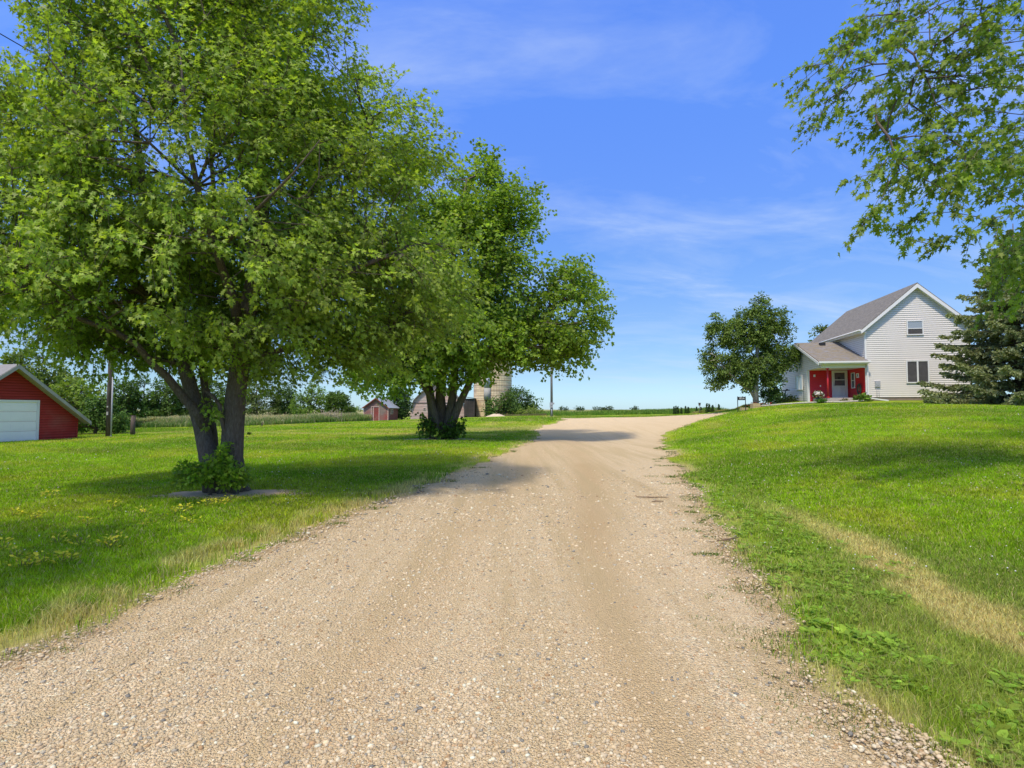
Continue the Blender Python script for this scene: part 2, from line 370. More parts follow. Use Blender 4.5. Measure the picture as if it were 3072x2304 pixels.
fc = np.where((fbm(X*.004, Y*.02, 3)[:, None] > .5), np.array([[.20, .25, .06]]), np.array([[.38, .33, .17]]))
lc = lc*(1-farf)+fc*farf
nx = len(gx); ii = (np.arange(len(gy)-1)[:, None]*nx+np.arange(nx-1)[None, :]).ravel()
m, g = mat('lawn ground'); o = g.n('NewGeometry').outputs['Position']; a = g.n('Attribute', attribute_name='col').outputs['Color']
nz = g.noise(o, 14, 5, .7); n3 = g.noise(g.n('Mapping', {'Vector': o, 'Scale': (1, .6, 1)}).outputs[0], 2.2, 4, .65)
c = g.mix(g.ramp(nz, [(.3, .55), (.7, 0)]), a, g.mix(1.0, a, (.45, .55, .5), 'MULTIPLY'))
c = g.mix(g.ramp(n3, [(.4, .0), (.7, .35)]), c, g.mix(1.0, a, (1.45, 1.2, .9), 'MULTIPLY'))
b = g.n('BsdfPrincipled', {'Base Color': c, 'Roughness': .95, 'Specular IOR Level': .1}); g.put(b, 'Normal', g.n('Bump', {'Height': nz, 'Strength': .8, 'Distance': .04}))
g.n('OutputMaterial', {0: b})
tag(mesh_np('ground', np.stack([X, Y, Z], -1), np.stack([ii, ii+1, ii+nx+1, ii+nx], -1), m, col=lc, smooth=True), kind='structure')

# bare dirt rings round the two driveway maples
def patch(name, c, rx, ry, rot, seed, lift=.018):
    n = 40; V = [(c[0], c[1])]; 
    for rr_ in (.4, .75, 1.0):
        for k in range(n):
            a = 2*math.pi*k/n; r = rr_*(1+.35*(float(vn(np.array(a*2.2+seed), np.array(rr_*0+seed*1.), seed))-.5)+.12*math.sin(5*a+seed))
            x, y = rx*r*math.cos(a), ry*r*math.sin(a); V.append((c[0]+x*math.cos(rot)-y*math.sin(rot), c[1]+x*math.sin(rot)+y*math.cos(rot)))
    V = np.array(V); z = ht(V[:, 0], V[:, 1])+lift; z[0] += .05; z[1:n+1] += .03; z[-n:] -= .02
    f = [(0, 1+k, 1+(k+1) % n) for k in range(n)]
    f4 = [(1+r*n+k, 1+(r+1)*n+k, 1+(r+1)*n+(k+1) % n, 1+r*n+(k+1) % n) for r in (0, 1) for k in range(n)]
    mb = MB().add([(a[0], a[1], b_) for a, b_ in zip(V, z)], f+f4, True)
    return tag(mb.build(name, M['soil']), kind='structure')
patch('bare_dirt', (TR1[0]+.05, TR1[1]-.1), 1.7, .6, .1, 3); patch('bare_dirt', (TR2[0], TR2[1]-.2), 2.3, .75, .05, 5)
def dirt(x, y):
    return np.minimum(((x-TR1[0]-.05)/1.55)**2+((y-TR1[1]+.1)/.5)**2, ((x-TR2[0])/2.3)**2+((y-TR2[1]+.2)/.75)**2)

# ------------------------------------------------------------------ grass blades
def straw(c, f=.14):
    k = rng.uniform(0, 1, len(c)) < f; c = c.copy(); c[k] = np.array([.55, .47, .22])*rng.uniform(.6, 1.2, (k.sum(), 1)); return c
def blades(name, x, y, h, wd, col, lean=.35, seg=True, zoff=0, tag_kind=None):
    n = len(x); z = ht(x, y)-.006+zoff; a = rng.uniform(0, 2*np.pi, n); la = rng.uniform(0, 2*np.pi, n); ln = h*lean*rng.uniform(.2, 1.6, n)
    dx = np.cos(a)*wd*.5; dy = np.sin(a)*wd*.5; lx = np.cos(la)*ln; ly = np.sin(la)*ln
    b0 = np.stack([x-dx, y-dy, z], -1); b1 = np.stack([x+dx, y+dy, z], -1)
    tp = np.stack([x+lx, y+ly, z+h*np.sqrt(np.maximum(.15, 1-(ln/h)**2*.5))], -1)
    if seg:
        m0 = np.stack([x-dx*.8+lx*.3, y-dy*.8+ly*.3, z+h*.6], -1); m1 = np.stack([x+dx*.8+lx*.3, y+dy*.8+ly*.3, z+h*.6], -1)
        V = np.stack([b0, b1, m1, m0, tp], 1).reshape(-1, 3); k = np.arange(n)[:, None]*5
        Fc = np.concatenate([k+np.array([[0, 1, 2]]), k+np.array([[0, 2, 3]]), k+np.array([[3, 2, 4]])])
        cc = np.repeat(col, 5, 0)
    else:
        V = np.stack([b0, b1, tp], 1).reshape(-1, 3); Fc = np.arange(n*3).reshape(-1, 3); cc = np.repeat(col, 3, 0)
    return mesh_np(name, V, Fc, M['grass'], col=cc)
def scatter(n, y0, y1, power=1.0, wide=1.02, pad=2.0):
    # density falls with distance squared so that the lawn stays equally thick to the eye
    y = y0*np.exp(rng.uniform(0, 1, n)*math.log(y1/y0)); x = rng.uniform(-1, 1, n)*(wide*y+pad)
    return x, y
def jitcol(c, s=.3):
    k = 1+rng.normal(0, s, (len(c), 1)); h = 1+rng.normal(0, .06, (len(c), 3)); return np.clip(c*k*h, .004, .8)
def in_house(x, y):
    return (x > 21) & (y > 36.5)
x, y = scatter(1000000, 2.0, 15, wide=1.0, pad=1.5)
e = edge(x, y); keep = (e > -.10+.30*(fbm(x*2.5, y*2.5, 91, 2)-.5)) & (dirt(x, y) > .45+1.1*(vn(x*4, y*4, 3)-.35))
x, y, e = x[keep], y[keep], e[keep]
cl_ = fbm(x*2.2, y*2.2, 55, 3); tall = ss(1.6, .2, e)*(.6+1.0*cl_)*np.where(x > 0, .35, 1)
bd = ss(-.1, .6, e)*(.2+.8*ss(.38, .56, fbm(x*1.9, y*1.9, 58, 3)+.25*ss(.2, 1, e))); kk = rng.uniform(0, 1, len(x)) < np.clip(bd+.03, 0, 1); x, y, e, cl_, tall = x[kk], y[kk], e[kk], cl_[kk], tall[kk]
h = (.038+.03*cl_+.05*tall)*rng.uniform(.6, 1.35, len(x)); wd = np.maximum(.0035, .00115*y)*rng.uniform(.7, 1.3, len(x))
tag(blades('lawn_grass', x, y, h, wd, straw(jitcol(lawncol(x, y)*1.0), .12+.4*(1-ss(.0, .45, e))*(.3+.9*fbm(x*2, y*2, 66, 2))), .55), kind='stuff')
x, y = scatter(620000, 15, 62, wide=1.0, pad=2)
e = edge(x, y); keep = (e > -.05) & (dirt(x, y) > .9) & ~in_house(x, y); x, y, e = x[keep], y[keep], e[keep]
bd = ss(-.1, .8, e)*(.35+.65*ss(.34, .5, fbm(x*1.2, y*1.2, 58, 3)+.25*ss(.3, 2, e))); kk = rng.uniform(0, 1, len(x)) < bd; x, y, e = x[kk], y[kk], e[kk]
tag(blades('lawn_grass', x, y, (.045+.05*vn(x*.8, y*.8, 9))*rng.uniform(.6, 1.3, len(x)), .00125*y*rng.uniform(.7, 1.3, len(x)), straw(jitcol(lawncol(x, y), .2), .13), .5, False), kind='stuff')

# sparse tufts straying into the gravel edge
x = []; y = []
for k in range(150):
    yy = 2.6*math.exp(rng.uniform(0, 1)*math.log(9)); side = rng.uniform() < .68
    xx = (float(xr(yy))-abs(rng.normal(0, .28))) if side else (float(xl(yy))+abs(rng.normal(0, .2)))
    n = int(rng.integers(14, 60)); s = rng.uniform(.02, .08); x.append(rng.normal(xx, s*1.8, n)); y.append(rng.normal(yy, s, n))
p = hit(2118, 1668); x.append(rng.normal(p[0], .09, 260)); y.append(rng.normal(p[1], .03, 260))
x = np.concatenate(x); y = np.concatenate(y)
tag(blades('driveway_weeds', x, y, .03*rng.uniform(.5, 1.3, len(x)), np.maximum(.004, .001*y), jitcol(np.tile([[.13, .2, .03]], (len(x), 1))), .8, True, .012), kind='stuff')

# ------------------------------------------------------------------ loose stones on the gravel
ico = bpy.data.meshes.new('tmp'); import bmesh
bm = bmesh.new(); bmesh.ops.create_icosphere(bm, subdivisions=1, radius=1); IV = np.array([v.co[:] for v in bm.verts]); IF = np.array([[v.index for v in f.verts] for f in bm.faces]); bm.free()
def pebbles(name, n, y0, y1, smin, smax, seed):
    x, y = scatter(n, y0, y1, wide=1.0, pad=1.0)
    e = edge(x, y); d = np.where(x > 0, 1-.85*track(x, y)[0], 1)*(.35+.9*ss(.35, .65, fbm(x*1.3, y*1.3, 71, 3)))
    d = d*ss(17, 7, y); kp = (e < .12) & (rng.uniform(0, 1, n) < d); x, y = x[kp], y[kp]; n = len(x)
    s = smin*(smax/smin)**(rng.uniform(0, 1, n)**3.0)*np.maximum(1, y/5); sc3 = np.stack([s*rng.uniform(.8, 1.5, n), s*rng.uniform(.7, 1.1, n), s*rng.uniform(.45, .8, n)], -1)
    a = rng.uniform(0, np.pi, n); z = ht(x, y)+.012+sc3[:, 2]*.15
    P = IV[None]*sc3[:, None, :]*(1+rng.uniform(-.16, .16, (n, len(IV), 1)))
    X_ = P[..., 0]*np.cos(a)[:, None]-P[..., 1]*np.sin(a)[:, None]; Y_ = P[..., 0]*np.sin(a)[:, None]+P[..., 1]*np.cos(a)[:, None]
    V = np.stack([X_+x[:, None], Y_+y[:, None], P[..., 2]+z[:, None]], -1).reshape(-1, 3)
    pal = np.array([(0.505, 0.404, 0.244), (0.566, 0.464, 0.301), (0.444, 0.334, 0.196), (0.606, 0.526, 0.355), (0.624, 0.607, 0.444), (0.202, 0.192, 0.159), (0.405, 0.262, 0.133), (0.505, 0.394, 0.231), (0.364, 0.324, 0.240), (0.546, 0.434, 0.276)])
    ci = rng.choice(len(pal), n, p=[.22, .19, .15, .08, .02, .035, .035, .15, .05, .07]); cc = np.clip(pal[ci]*(1+rng.normal(0, .1, (n, 1))), .02, .8)
    Fc = (IF[None]+np.arange(n)[:, None, None]*len(IV)).reshape(-1, 3)
    return tag(mesh_np(name, V, Fc, M['stone'], col=np.repeat(cc, len(IV), 0), smooth=True), kind='stuff')
m, g = mat('loose stone'); b = g.n('BsdfPrincipled', {'Base Color': g.n('Attribute', attribute_name='col').outputs['Color'], 'Roughness': .9, 'Specular IOR Level': .12}); g.n('OutputMaterial', {0: b}); M['stone'] = m
pebbles('loose_gravel', 280000, 2.2, 16, .003, .016, 1)

# ------------------------------------------------------------------ leaves and branches
def leaf_outline(kind):
    if kind == 'maple':
        h_ = [(0, 0), (.42, .12), (.2, .34), (.48, .66), (.13, .62), (0, 1.15)]
    elif kind == 'small':
        h_ = [(0, 0), (.42, .22), (.48, .6), (.18, .66), (0, 1.0)]
    elif kind == 'oval':
        h_ = [(0, 0), (.28, .3), (.22, .7), (0, 1.0)]
    else: h_ = [(0, 0), (.3, .45), (0, 1)]
    pts = h_+[(-x, y) for x, y in h_[-2:0:-1]]
    return np.array(pts)
def leafmesh(name, pos, axis, nrm, size, col, kind, material, parent, fold=.18):
    O = leaf_outline(kind); n = len(pos); k = len(O)
    axis /= np.linalg.norm(axis, axis=1, keepdims=True)+1e-9
    nrm = nrm-axis*(nrm*axis).sum(1, keepdims=True); nrm /= np.linalg.norm(nrm, axis=1, keepdims=True)+1e-9
    side = np.cross(axis, nrm)
    loc = O; zf = np.abs(O[:, 0])*fold-.12*O[:, 1]**2
    if kind == 'quad':
        V = pos[:, None]+size[:, None, None]*(side[:, None]*loc[None, :, :1]+axis[:, None]*loc[None, :, 1:2]+nrm[:, None]*zf[None, :, None])
        Fc = np.array([[0, 1, 2, 3]])[None]+np.arange(n)[:, None, None]*4
        return mesh_np(name, V.reshape(-1, 3), Fc.reshape(-1, 4), material, parent, np.repeat(col, 4, 0))
    V = np.empty((n, k+1, 3)); V[:, :k] = pos[:, None]+size[:, None, None]*(side[:, None]*loc[None, :, :1]+axis[:, None]*loc[None, :, 1:2]+nrm[:, None]*zf[None, :, None])
    V[:, k] = pos+size[:, None]*(axis*.45-nrm*.03)
    t = np.array([[k, i, (i+1) % k] for i in range(k)])
    Fc = t[None]+np.arange(n)[:, None, None]*(k+1)
    return mesh_np(name, V.reshape(-1, 3), Fc.reshape(-1, 3), material, parent, np.repeat(col, k+1, 0))
def frustums(name, A, B, ra, rb, k, material, parent):
    D = B-A; L = np.linalg.norm(D, axis=1, keepdims=True)+1e-9; D = D/L
    ref = np.where(np.abs(D[:, 2:3]) < .9, np.array([[0, 0, 1.]]), np.array([[1., 0, 0]])); U_ = np.cross(D, ref); U_ /= np.linalg.norm(U_, axis=1, keepdims=True); W_ = np.cross(D, U_)
    a = np.arange(k)*2*np.pi/k; ca = np.cos(a)[None, :, None]; sa = np.sin(a)[None, :, None]
    ring = U_[:, None]*ca+W_[:, None]*sa
    V = np.concatenate([A[:, None]+ring*ra[:, None, None], B[:, None]+ring*rb[:, None, None]], 1)
    j = np.arange(k); q = np.stack([j, (j+1) % k, (j+1) % k+k, j+k], -1)
    Fc = q[None]+np.arange(len(A))[:, None, None]*2*k
    return mesh_np(name, V.reshape(-1, 3), Fc.reshape(-1, 4), material, parent, smooth=True)
def resample(poly, step):
    P = [np.array(p, float) for p in poly]; out = [P[0]]
    for a, b_ in zip(P[:-1], P[1:]):
        n = max(1, int(np.linalg.norm(b_-a)/step)); out += [a+(b_-a)*t/n for t in range(1, n+1)]
    return np.array(out)
def sample_lobes(lobes, n, rg, shell=.45, noise_cut=.33, nscale=.55, seed=0):
    vol = np.array([l[3]*l[4]*l[5] for l in lobes])**.8; pr = vol/vol.sum(); out = []
    while sum(len(o) for o in out) < n:
        k = n*2; li = rg.choice(len(lobes), k, p=pr); L = np.array(lobes)[li]
        d = rg.normal(0, 1, (k, 3)); d /= np.linalg.norm(d, axis=1, keepdims=True)
        r = (shell+(1-shell)*rg.uniform(0, 1, k))**(1/1.6)
        r *= 1+.42*(vn3(d*2.3+li[:, None]*7, seed+5)-.55)
        p = L[:, :3]+d*r[:, None]*L[:, 3:6]
        kp = vn3(p*nscale, seed) > noise_cut*rg.uniform(.6, 1.2, k); out.append(p[kp])
    return np.concatenate(out)[:n]
def grow(limbs, tips, rg, step=.5, w_=.45, rise=.06):
    cap = sum(len(l) for l in limbs)+len(tips)*14+10
    P = np.zeros((cap, 3)); par = np.full(cap, -1); pl = np.zeros(cap); n = 0
    for l in limbs:
        for i, p in enumerate(l):
            P[n] = p
            if i: par[n] = n-1; pl[n] = pl[n-1]+np.linalg.norm(P[n]-P[n-1])*.6
            else: pl[n] = (p[2]-limbs[0][0][2])*.6
            n += 1
    ns = n; c = P[:ns].mean(0); order = np.argsort(np.min(np.linalg.norm(tips[:, None]-P[None, :ns:3], axis=2), axis=1)); tipi = []
    for ti in order:
        t = tips[ti]; d = np.linalg.norm(P[:n]-t, axis=1); cost = d+w_*pl[:n]+.35*np.maximum(0, P[:n, 2]-t[2]); j = int(np.argmin(cost)); dd = d[j]
        k = min(12, max(1, int(dd/step))); a = P[j].copy()
        for s in range(1, k+1):
            q = a+(t-a)*s/k
            if s < k: q = q+rg.normal(0, .035*min(dd, 2), 3); q[2] += math.sin(math.pi*s/k)*rise*dd
            P[n] = q; par[n] = j if s == 1 else n-1; pl[n] = pl[par[n]]+np.linalg.norm(q-P[par[n]]); n += 1
        tipi.append(n-1)
    return P[:n], par[:n], ns, np.array(tipi)
def tree(name, label, cat, base, limbs, lobes=None, ntips=500, nl=16, lsize=.12, kind='maple', lm='leaf', bm_='bark', col=(.075, .155, .02), seed=1, shoot=.55, droop=.35, wind=(.25, .1, 0),
         r0=.0055, step=.5, minr=.004, group=None, ncut=.33, nsc=.55, tips=None, shell=.45, side=12, spread=.10, yell=.25, parts=('trunk', 'crown'), parent_dx=None, thick=None, sizevar=.35, cvar=.16):
    rg = np.random.default_rng(seed); base = np.array(base, float)
    root = empty(name, tuple(base), label, cat, group)
    LB = [resample(l[0], step) for l in limbs]
    if tips is None: tips = sample_lobes(lobes, ntips, rg, shell, ncut, nsc, seed)
    tips = tips[tips[:, 2] > base[2]+.3]
    P, par, ns, ti = grow(LB, tips, rg, step)
    n = len(P); cnt = np.zeros(n); cnt[ti] = 1
    for i in range(n-1, ns-1, -1): cnt[par[i]] += cnt[i]
    rad = r0*np.maximum(cnt, 1)**.48
    ed = np.arange(ns, n); pa = par[ed]; ra = np.where(pa < ns, rad[ed]*1.15, np.minimum(rad[pa], rad[ed]*1.6)); kp = rad[ed] > minr
    mb = MB()
    for li, (l, (poly, r_)) in enumerate(zip(LB, limbs)):
        t = np.linspace(0, 1, len(l)); rr_ = np.interp(t, np.linspace(0, 1, len(r_)), r_)
        mb.tube([tuple(p-base) for p in l], list(rr_), side, wob=.10, seed=li+seed)
    tr_ = mb.build('trunk', M[bm_], root)
    if kp.any():
        fo = frustums('branches', P[pa[kp]]-base, P[ed[kp]]-base, ra[kp], rad[ed[kp]], 4, M[bm_], tr_)
    # leaves on shoots
    T = P[ti]; D = T-P[par[ti]]; D /= np.linalg.norm(D, axis=1, keepdims=True)+1e-9
    out = T-tips.mean(0); out /= np.linalg.norm(out, axis=1, keepdims=True)+1e-9
    D = D*.6+out*.5+rg.normal(0, .25, D.shape); D[:, 2] += .1; D /= np.linalg.norm(D, axis=1, keepdims=True)
    m_ = len(T); SL = shoot*rg.uniform(.6, 1.35, m_); tt = rg.uniform(-.35, 1.0, (m_, nl)); tt[:, 0] = 1.0
    pos = T[:, None]+D[:, None]*(tt*SL[:, None])[..., None]; pos[..., 2] -= droop*.5*np.maximum(tt, 0)**2*SL[:, None]
    pos += np.array(wind)[None, None]*(np.maximum(tt, 0)**2*SL[:, None])[..., None]*.6
    perp = rg.normal(0, 1, pos.shape); perp -= D[:, None]*(perp*D[:, None]).sum(-1, keepdims=True); perp /= np.linalg.norm(perp, axis=-1, keepdims=True)+1e-9
    pos += perp*spread*rg.uniform(.1, 1.2, pos.shape[:2])[..., None]*(1.1-.5*np.maximum(tt, 0))[..., None]
    ax = D[:, None]*.55+perp*.75+np.array(wind)[None, None]*.8+rg.normal(0, .25, pos.shape); ax[..., 2] -= droop*1.6*rg.uniform(.3, 1.2, pos.shape[:2])
    nm = rg.normal(0, .5, pos.shape)+out[:, None]*.45; nm[..., 2] += .75
    clump = rg.normal(1, cvar, (m_, 1, 1)); ty_ = ss(.3, 1.0, tt)[..., None]*rg.uniform(0, 1.1, (m_, 1, 1))*yell
    cb = np.array(col)[None, None]*clump*rg.normal(1, .13, (m_, nl, 1)); cb = cb*(1-ty_)+np.array((.36, .42, .04))[None, None]*ty_
    patchn = vn3(T*.6, seed+3)[:, None, None]; cb = cb*(.82+.36*patchn)
    q = m_*nl; sz = lsize*(1+sizevar*rg.uniform(-1, 1, q))
    leafmesh('crown', (pos.reshape(q, 3)-base), ax.reshape(q, 3), nm.reshape(q, 3), sz, np.clip(cb.reshape(q, 3), .005, .6), kind, M[lm], root)
    if minr < .006:   # twigs inside the shoots
        A = T-base; B = T+D*SL[:, None]*.9-base; B[:, 2] -= droop*.4*SL; B += np.array(wind)[None]*SL[:, None]*.5
        frustums('twigs', A, B, np.full(m_, .0045), np.full(m_, .002), 3, M[bm_], tr_)
    return root

# --- near maple on the left
b = TR1; b = (b[0], b[1], gz(b[0], b[1]))
def pl(*a): return [at(px, py, Y) for px, py, Y in a]
Zt = 11.2
limbs1 = [
 (pl((700,1490,Zt),(697,1440,Zt),(696,1370,Zt),(701,1275,Zt),(709,1185,Zt),(719,1095,Zt),(727,1030,Zt),(745,930,Zt+.1),(775,780,Zt+.3),(790,600,Zt+.3),(770,380,Zt),(740,180,Zt),(720,-80,Zt),(710,-300,Zt)), [.33,.225,.20,.185,.175,.165,.15,.125,.10,.08,.06,.045,.03,.02]),
 (pl((650,1495,Zt-.1),(640,1440,Zt),(622,1350,Zt),(606,1275,Zt+.1),(578,1185,Zt+.2),(554,1095,Zt+.3),(533,1000,Zt+.4),(500,880,Zt+.6),(460,740,Zt+.9),(430,560,Zt+1.1),(400,330,Zt+1.2),(380,60,Zt+1.2)), [.25,.17,.145,.135,.125,.115,.10,.085,.07,.05,.035,.02]),
 (pl((616,1285,Zt),(590,1235,Zt-.1),(553,1196,Zt-.2),(502,1131,Zt-.4),(452,1084,Zt-.7),(408,1033,Zt-.9),(347,997,Zt-1.2),(220,950,Zt-1.6),(100,880,Zt-1.9),(-40,800,Zt-2.1)), [.10,.095,.085,.075,.065,.058,.05,.04,.03,.02]),
 (pl((650,1400,Zt+.3),(640,1300,Zt+.4),(622,1203,Zt+.5),(611,1131,Zt+.6),(604,1060,Zt+.7),(620,940,Zt+1),(640,760,Zt+1.5),(640,560,Zt+1.9),(620,300,Zt+2)), [.07,.08,.08,.075,.07,.06,.05,.035,.02]),
 (pl((686,1330,Zt-.1),(668,1280,Zt-.2),(659,1215,Zt-.2),(640,1190,Zt-.2),(612,1170,Zt-.3)), [.03,.035,.04,.035,.02]),
 (pl((727,1030,Zt),(700,900,Zt-.6),(650,760,Zt-1.3),(600,600,Zt-1.8),(560,400,Zt-2.0),(540,150,Zt-2)), [.11,.085,.06,.045,.03,.012]),
 (pl((730,1035,Zt),(800,980,Zt-.3),(900,900,Zt-.6),(1010,830,Zt-.8),(1130,780,Zt-.8),(1260,730,Zt-.5)), [.12,.09,.07,.055,.04,.02]),
 (pl((722,1070,Zt),(800,1060,Zt+.1),(900,1040,Zt+.2),(1030,1020,Zt+.4),(1160,1010,Zt+.7)), [.07,.055,.045,.03,.018]),
 (pl((762,830,Zt+.2),(850,700,Zt+.3),(950,560,Zt+.5),(1060,430,Zt+.7),(1150,330,Zt+.8)), [.10,.08,.06,.04,.02]),
 (pl((533,1000,Zt+.4),(450,900,Zt+.1),(340,760,Zt-.2),(210,600,Zt-.4),(100,450,Zt-.4)), [.09,.07,.055,.04,.02]),
 (pl((650,760,Zt-1.3),(760,640,Zt-2.1),(880,520,Zt-2.8),(960,420,Zt-3.1)), [.04,.03,.02,.008]),
 (pl((590,560,Zt-1.8),(450,430,Zt-2.6),(320,300,Zt-3.0)), [.03,.02,.008]),
]
# the maple's two trunks share one flared foot
def lob(px, py, Y, rx, ry, rz): c = at(px, py, Y); return (*c, rx, ry, rz)
lobes1 = [lob(620,560,11.4,3.3,3.6,2.6), lob(240,620,11,2.1,2.4,2.4), lob(930,600,11.4,2.3,2.6,2.3), lob(1080,860,11.2,2.0,2.4,1.35), lob(280,900,10.8,2.4,2.4,1.15),
          lob(640,800,10.2,3.0,2.6,1.5), lob(600,200,11.5,2.7,3.0,2.0), lob(420,60,11.6,2.2,2.6,2.0), lob(880,200,11.6,1.7,2.2,2.0), lob(1120,430,11.8,1.15,1.8,1.3), lob(560,-250,11.8,2.0,2.4,2.0), lob(120,380,11.4,1.2,1.8,1.0), lob(800,-80,11.8,1.6,2,1.4),
          lob(1250,850,11.6,1.05,1.6,1.1), lob(60,730,11,1.1,1.6,1.5), lob(900,1020,11.6,1.7,2.0,.65), lob(420,1020,11.2,1.4,1.8,.5), lob(1240,560,12,1.0,1.5,1.0), lob(600,960,12.4,2.6,1.9,.8), lob(330,1050,11,1.15,1.5,.42), lob(620,1062,11.9,1.6,1.2,.42), lob(880,1085,11.4,1.5,1.5,.42), lob(1040,1075,11.6,.9,1.2,.3), lob(655,1215,11.15,.13,.2,.45)]
t1_ = tree('maple_tree', 'large broad maple with forked trunk left of the driveway, nearest and biggest tree', 'tree', b, limbs1, lobes1, 6900, 38, .074, seed=11, r0=.0046, shoot=.58, spread=.11, droop=.45, minr=.004, ncut=.39, nsc=.8, col=(.28, .385, .055), wind=(.38, .1, -.05), yell=.55, sizevar=.5, cvar=.22, side=14)
fl = MB()   # root flare
for k in range(9):
    a = k*.72+.3; L_ = .36+.14*((k*37) % 5)/5
    fl.tube([(.02+.1*math.cos(a), .1*math.sin(a), .45), (.24*math.cos(a), .2*math.sin(a), .16), (L_*math.cos(a), L_*.8*math.sin(a), .03), (1.35*L_*math.cos(a), 1.2*L_*math.sin(a), -.06)], [.15, .11, .06, .02], 8, wob=.1, seed=k)
fl.build('root_flare', M['bark'], t1_)

# --- second maple further up the drive
Z2 = 31.5; b2 = (TR2[0], TR2[1], gz(TR2[0], TR2[1]))
limbs2 = [
 (pl((1304,1322,Z2),(1302,1280,Z2),(1294,1208,Z2),(1283,1145,Z2+.3),(1262,1050,Z2+.8),(1230,930,Z2+1),(1190,800,Z2+1)), [.34,.26,.22,.19,.16,.1,.04]),
 (pl((1330,1322,Z2+.2),(1327,1272,Z2+.2),(1321,1192,Z2+.2),(1327,1113,Z2),(1335,1000,Z2-.3),(1350,850,Z2-.8),(1370,690,Z2-1),(1400,540,Z2-1)), [.38,.29,.25,.22,.18,.14,.09,.04]),
 (pl((1345,1322,Z2),(1345,1272,Z2),(1358,1192,Z2-.1),(1364,1113,Z2-.1),(1400,980,Z2),(1450,820,Z2),(1500,660,Z2),(1530,560,Z2)), [.33,.24,.21,.18,.15,.11,.07,.03]),
 (pl((1360,1320,Z2-.2),(1356,1272,Z2-.2),(1380,1208,Z2-.4),(1411,1145,Z2-.5),(1459,1091,Z2-.6),(1510,1040,Z2-.8),(1600,980,Z2-1),(1690,900,Z2-1),(1720,830,Z2-1)), [.3,.23,.2,.18,.16,.14,.1,.07,.03]),
 (pl((1315,1322,Z2-.4),(1312,1270,Z2-.4),(1290,1190,Z2-.8),(1240,1110,Z2-1.5),(1160,1060,Z2-2)), [.3,.2,.15,.1,.04]),
]
S2 = Z2/F
def lob2(px, py, dY, hw, hh, ry): c = at(px, py, Z2+dY); return (*c, hw*S2, ry, hh*S2)
lobes2 = [lob2(1380,800,0,170,230,4.2), lob2(1430,620,0,120,130,3.2), lob2(1390,1010,-.3,230,95,4.5), lob2(1230,900,0,170,190,4), lob2(1550,640,0,78,95,2.4), lob2(1520,880,0,120,150,3.4), lob2(1700,950,-.5,112,130,3.0),
          lob2(1705,850,-.5,70,70,1.8), lob2(1600,1030,-.5,150,75,3.2), lob2(1150,1080,-1,125,65,2.6), lob2(1440,510,0,62,50,1.8), lob2(1580,740,0,60,60,1.8), lob2(1300,650,0,130,150,3), lob2(1680,1070,-.5,85,50,2), lob2(1330,1105,-1.2,140,48,2), lob2(1150,1120,-1.5,100,40,2)]
t2_ = tree('maple_tree', 'second maple with a clump of four stems beside the driveway bend', 'tree', b2, limbs2, lobes2, 4700, 19, .17, 'small', seed=23, r0=.011, shoot=.8, spread=.22, step=.9, minr=.012, ncut=.36, nsc=.5, col=(.215, .325, .04), wind=(.1, .05, 0), droop=.22, yell=.3, bm_='bark_dark')

# --- maple at the right whose boughs hang into the picture
sprays = [[(2788,27),(2636,81),(2517,141),(2398,250)],[(2734,98),(2604,179),(2517,288),(2419,401)],[(2810,228),(2734,293),(2647,380),(2555,374)],[(2897,326),(2788,434),(2640,495),(2604,510)],
 [(2842,472),(2734,532),(2636,597),(2588,678)],[(2842,488),(2788,575),(2767,651),(2707,722)],[(2978,380),(2875,543),(2832,618)],[(3072,624),(2951,667),(2832,743)],[(3072,543),(2940,597)],[(3072,732),(2951,787)],
 [(2680,190),(2647,250),(2625,315)],[(2740,60),(2700,140),(2670,190)],[(2840,90),(2780,150),(2740,205)],[(2860,200),(2800,330),(2740,400),(2650,425)],[(2820,420),(2770,470),(2700,480)],[(2700,40),(2600,50),(2555,120)],[(2560,130),(2520,210),(2450,275)],
 [(2760,210),(2720,260),(2690,300)],[(3000,460),(2900,520),(2850,560)],[(3060,700),(3010,820),(2990,870)]]
rg = np.random.default_rng(5); limbs3 = []; tips3 = []
TX, TY = 15.2, 12.5; tb = (TX, TY, gz(TX, TY))
trunk3 = [(TX, TY, tb[2]-.1), (TX-.1, TY, 2.5), (TX-.2, TY-.1, 4.5), (TX-.2, TY-.2, 7), (TX-.1, TY, 9.5), (TX, TY, 12.5)]
limbs3.append((trunk3, [.38, .3, .26, .2, .12, .03]))
for k, s in enumerate(sprays):
    Y0 = 9.3+1.9*rg.uniform(); P3 = [np.array(at(px, py, Y0-.25*i)) for i, (px, py) in enumerate(s)]
    if s[0][0] > 2800 or len(s) == 4:
        st_ = P3[0]; an = np.array((TX-.2, TY-.1, min(11, max(4.2, st_[2]-.3)))); mid_ = (st_+an)/2+np.array((0, 0, .7))
        limbs3.append(([tuple(an), tuple(mid_)]+[tuple(p) for p in P3], [.05, .018, .009, .007, .005, .003]))
    else: limbs3.append(([tuple(p) for p in P3], [.014, .010, .006, .003]))
    rs = resample(P3, .13); tips3.append(np.repeat(rs, 1, 0)+rg.normal(0, .09, (len(rs), 3)))
lobes3 = [lob(3040,150,10,1.3,1.5,1.25), lob(2930,60,10,1.0,1.3,.8), lob(3120,450,10.3,1.2,1.5,1.3), lob(3150,750,10.6,1.0,1.2,.9), lob(2880,300,10.2,.75,1.0,.9), lob(3400,300,12,3,3,3.5), lob(3500,-100,12.5,3,3,2.6), lob(2870,-130,10.5,1.7,1.8,.9), lob(3100,870,11,.6,1.0,.75), lob(2960,470,10.2,.75,.9,.6)]
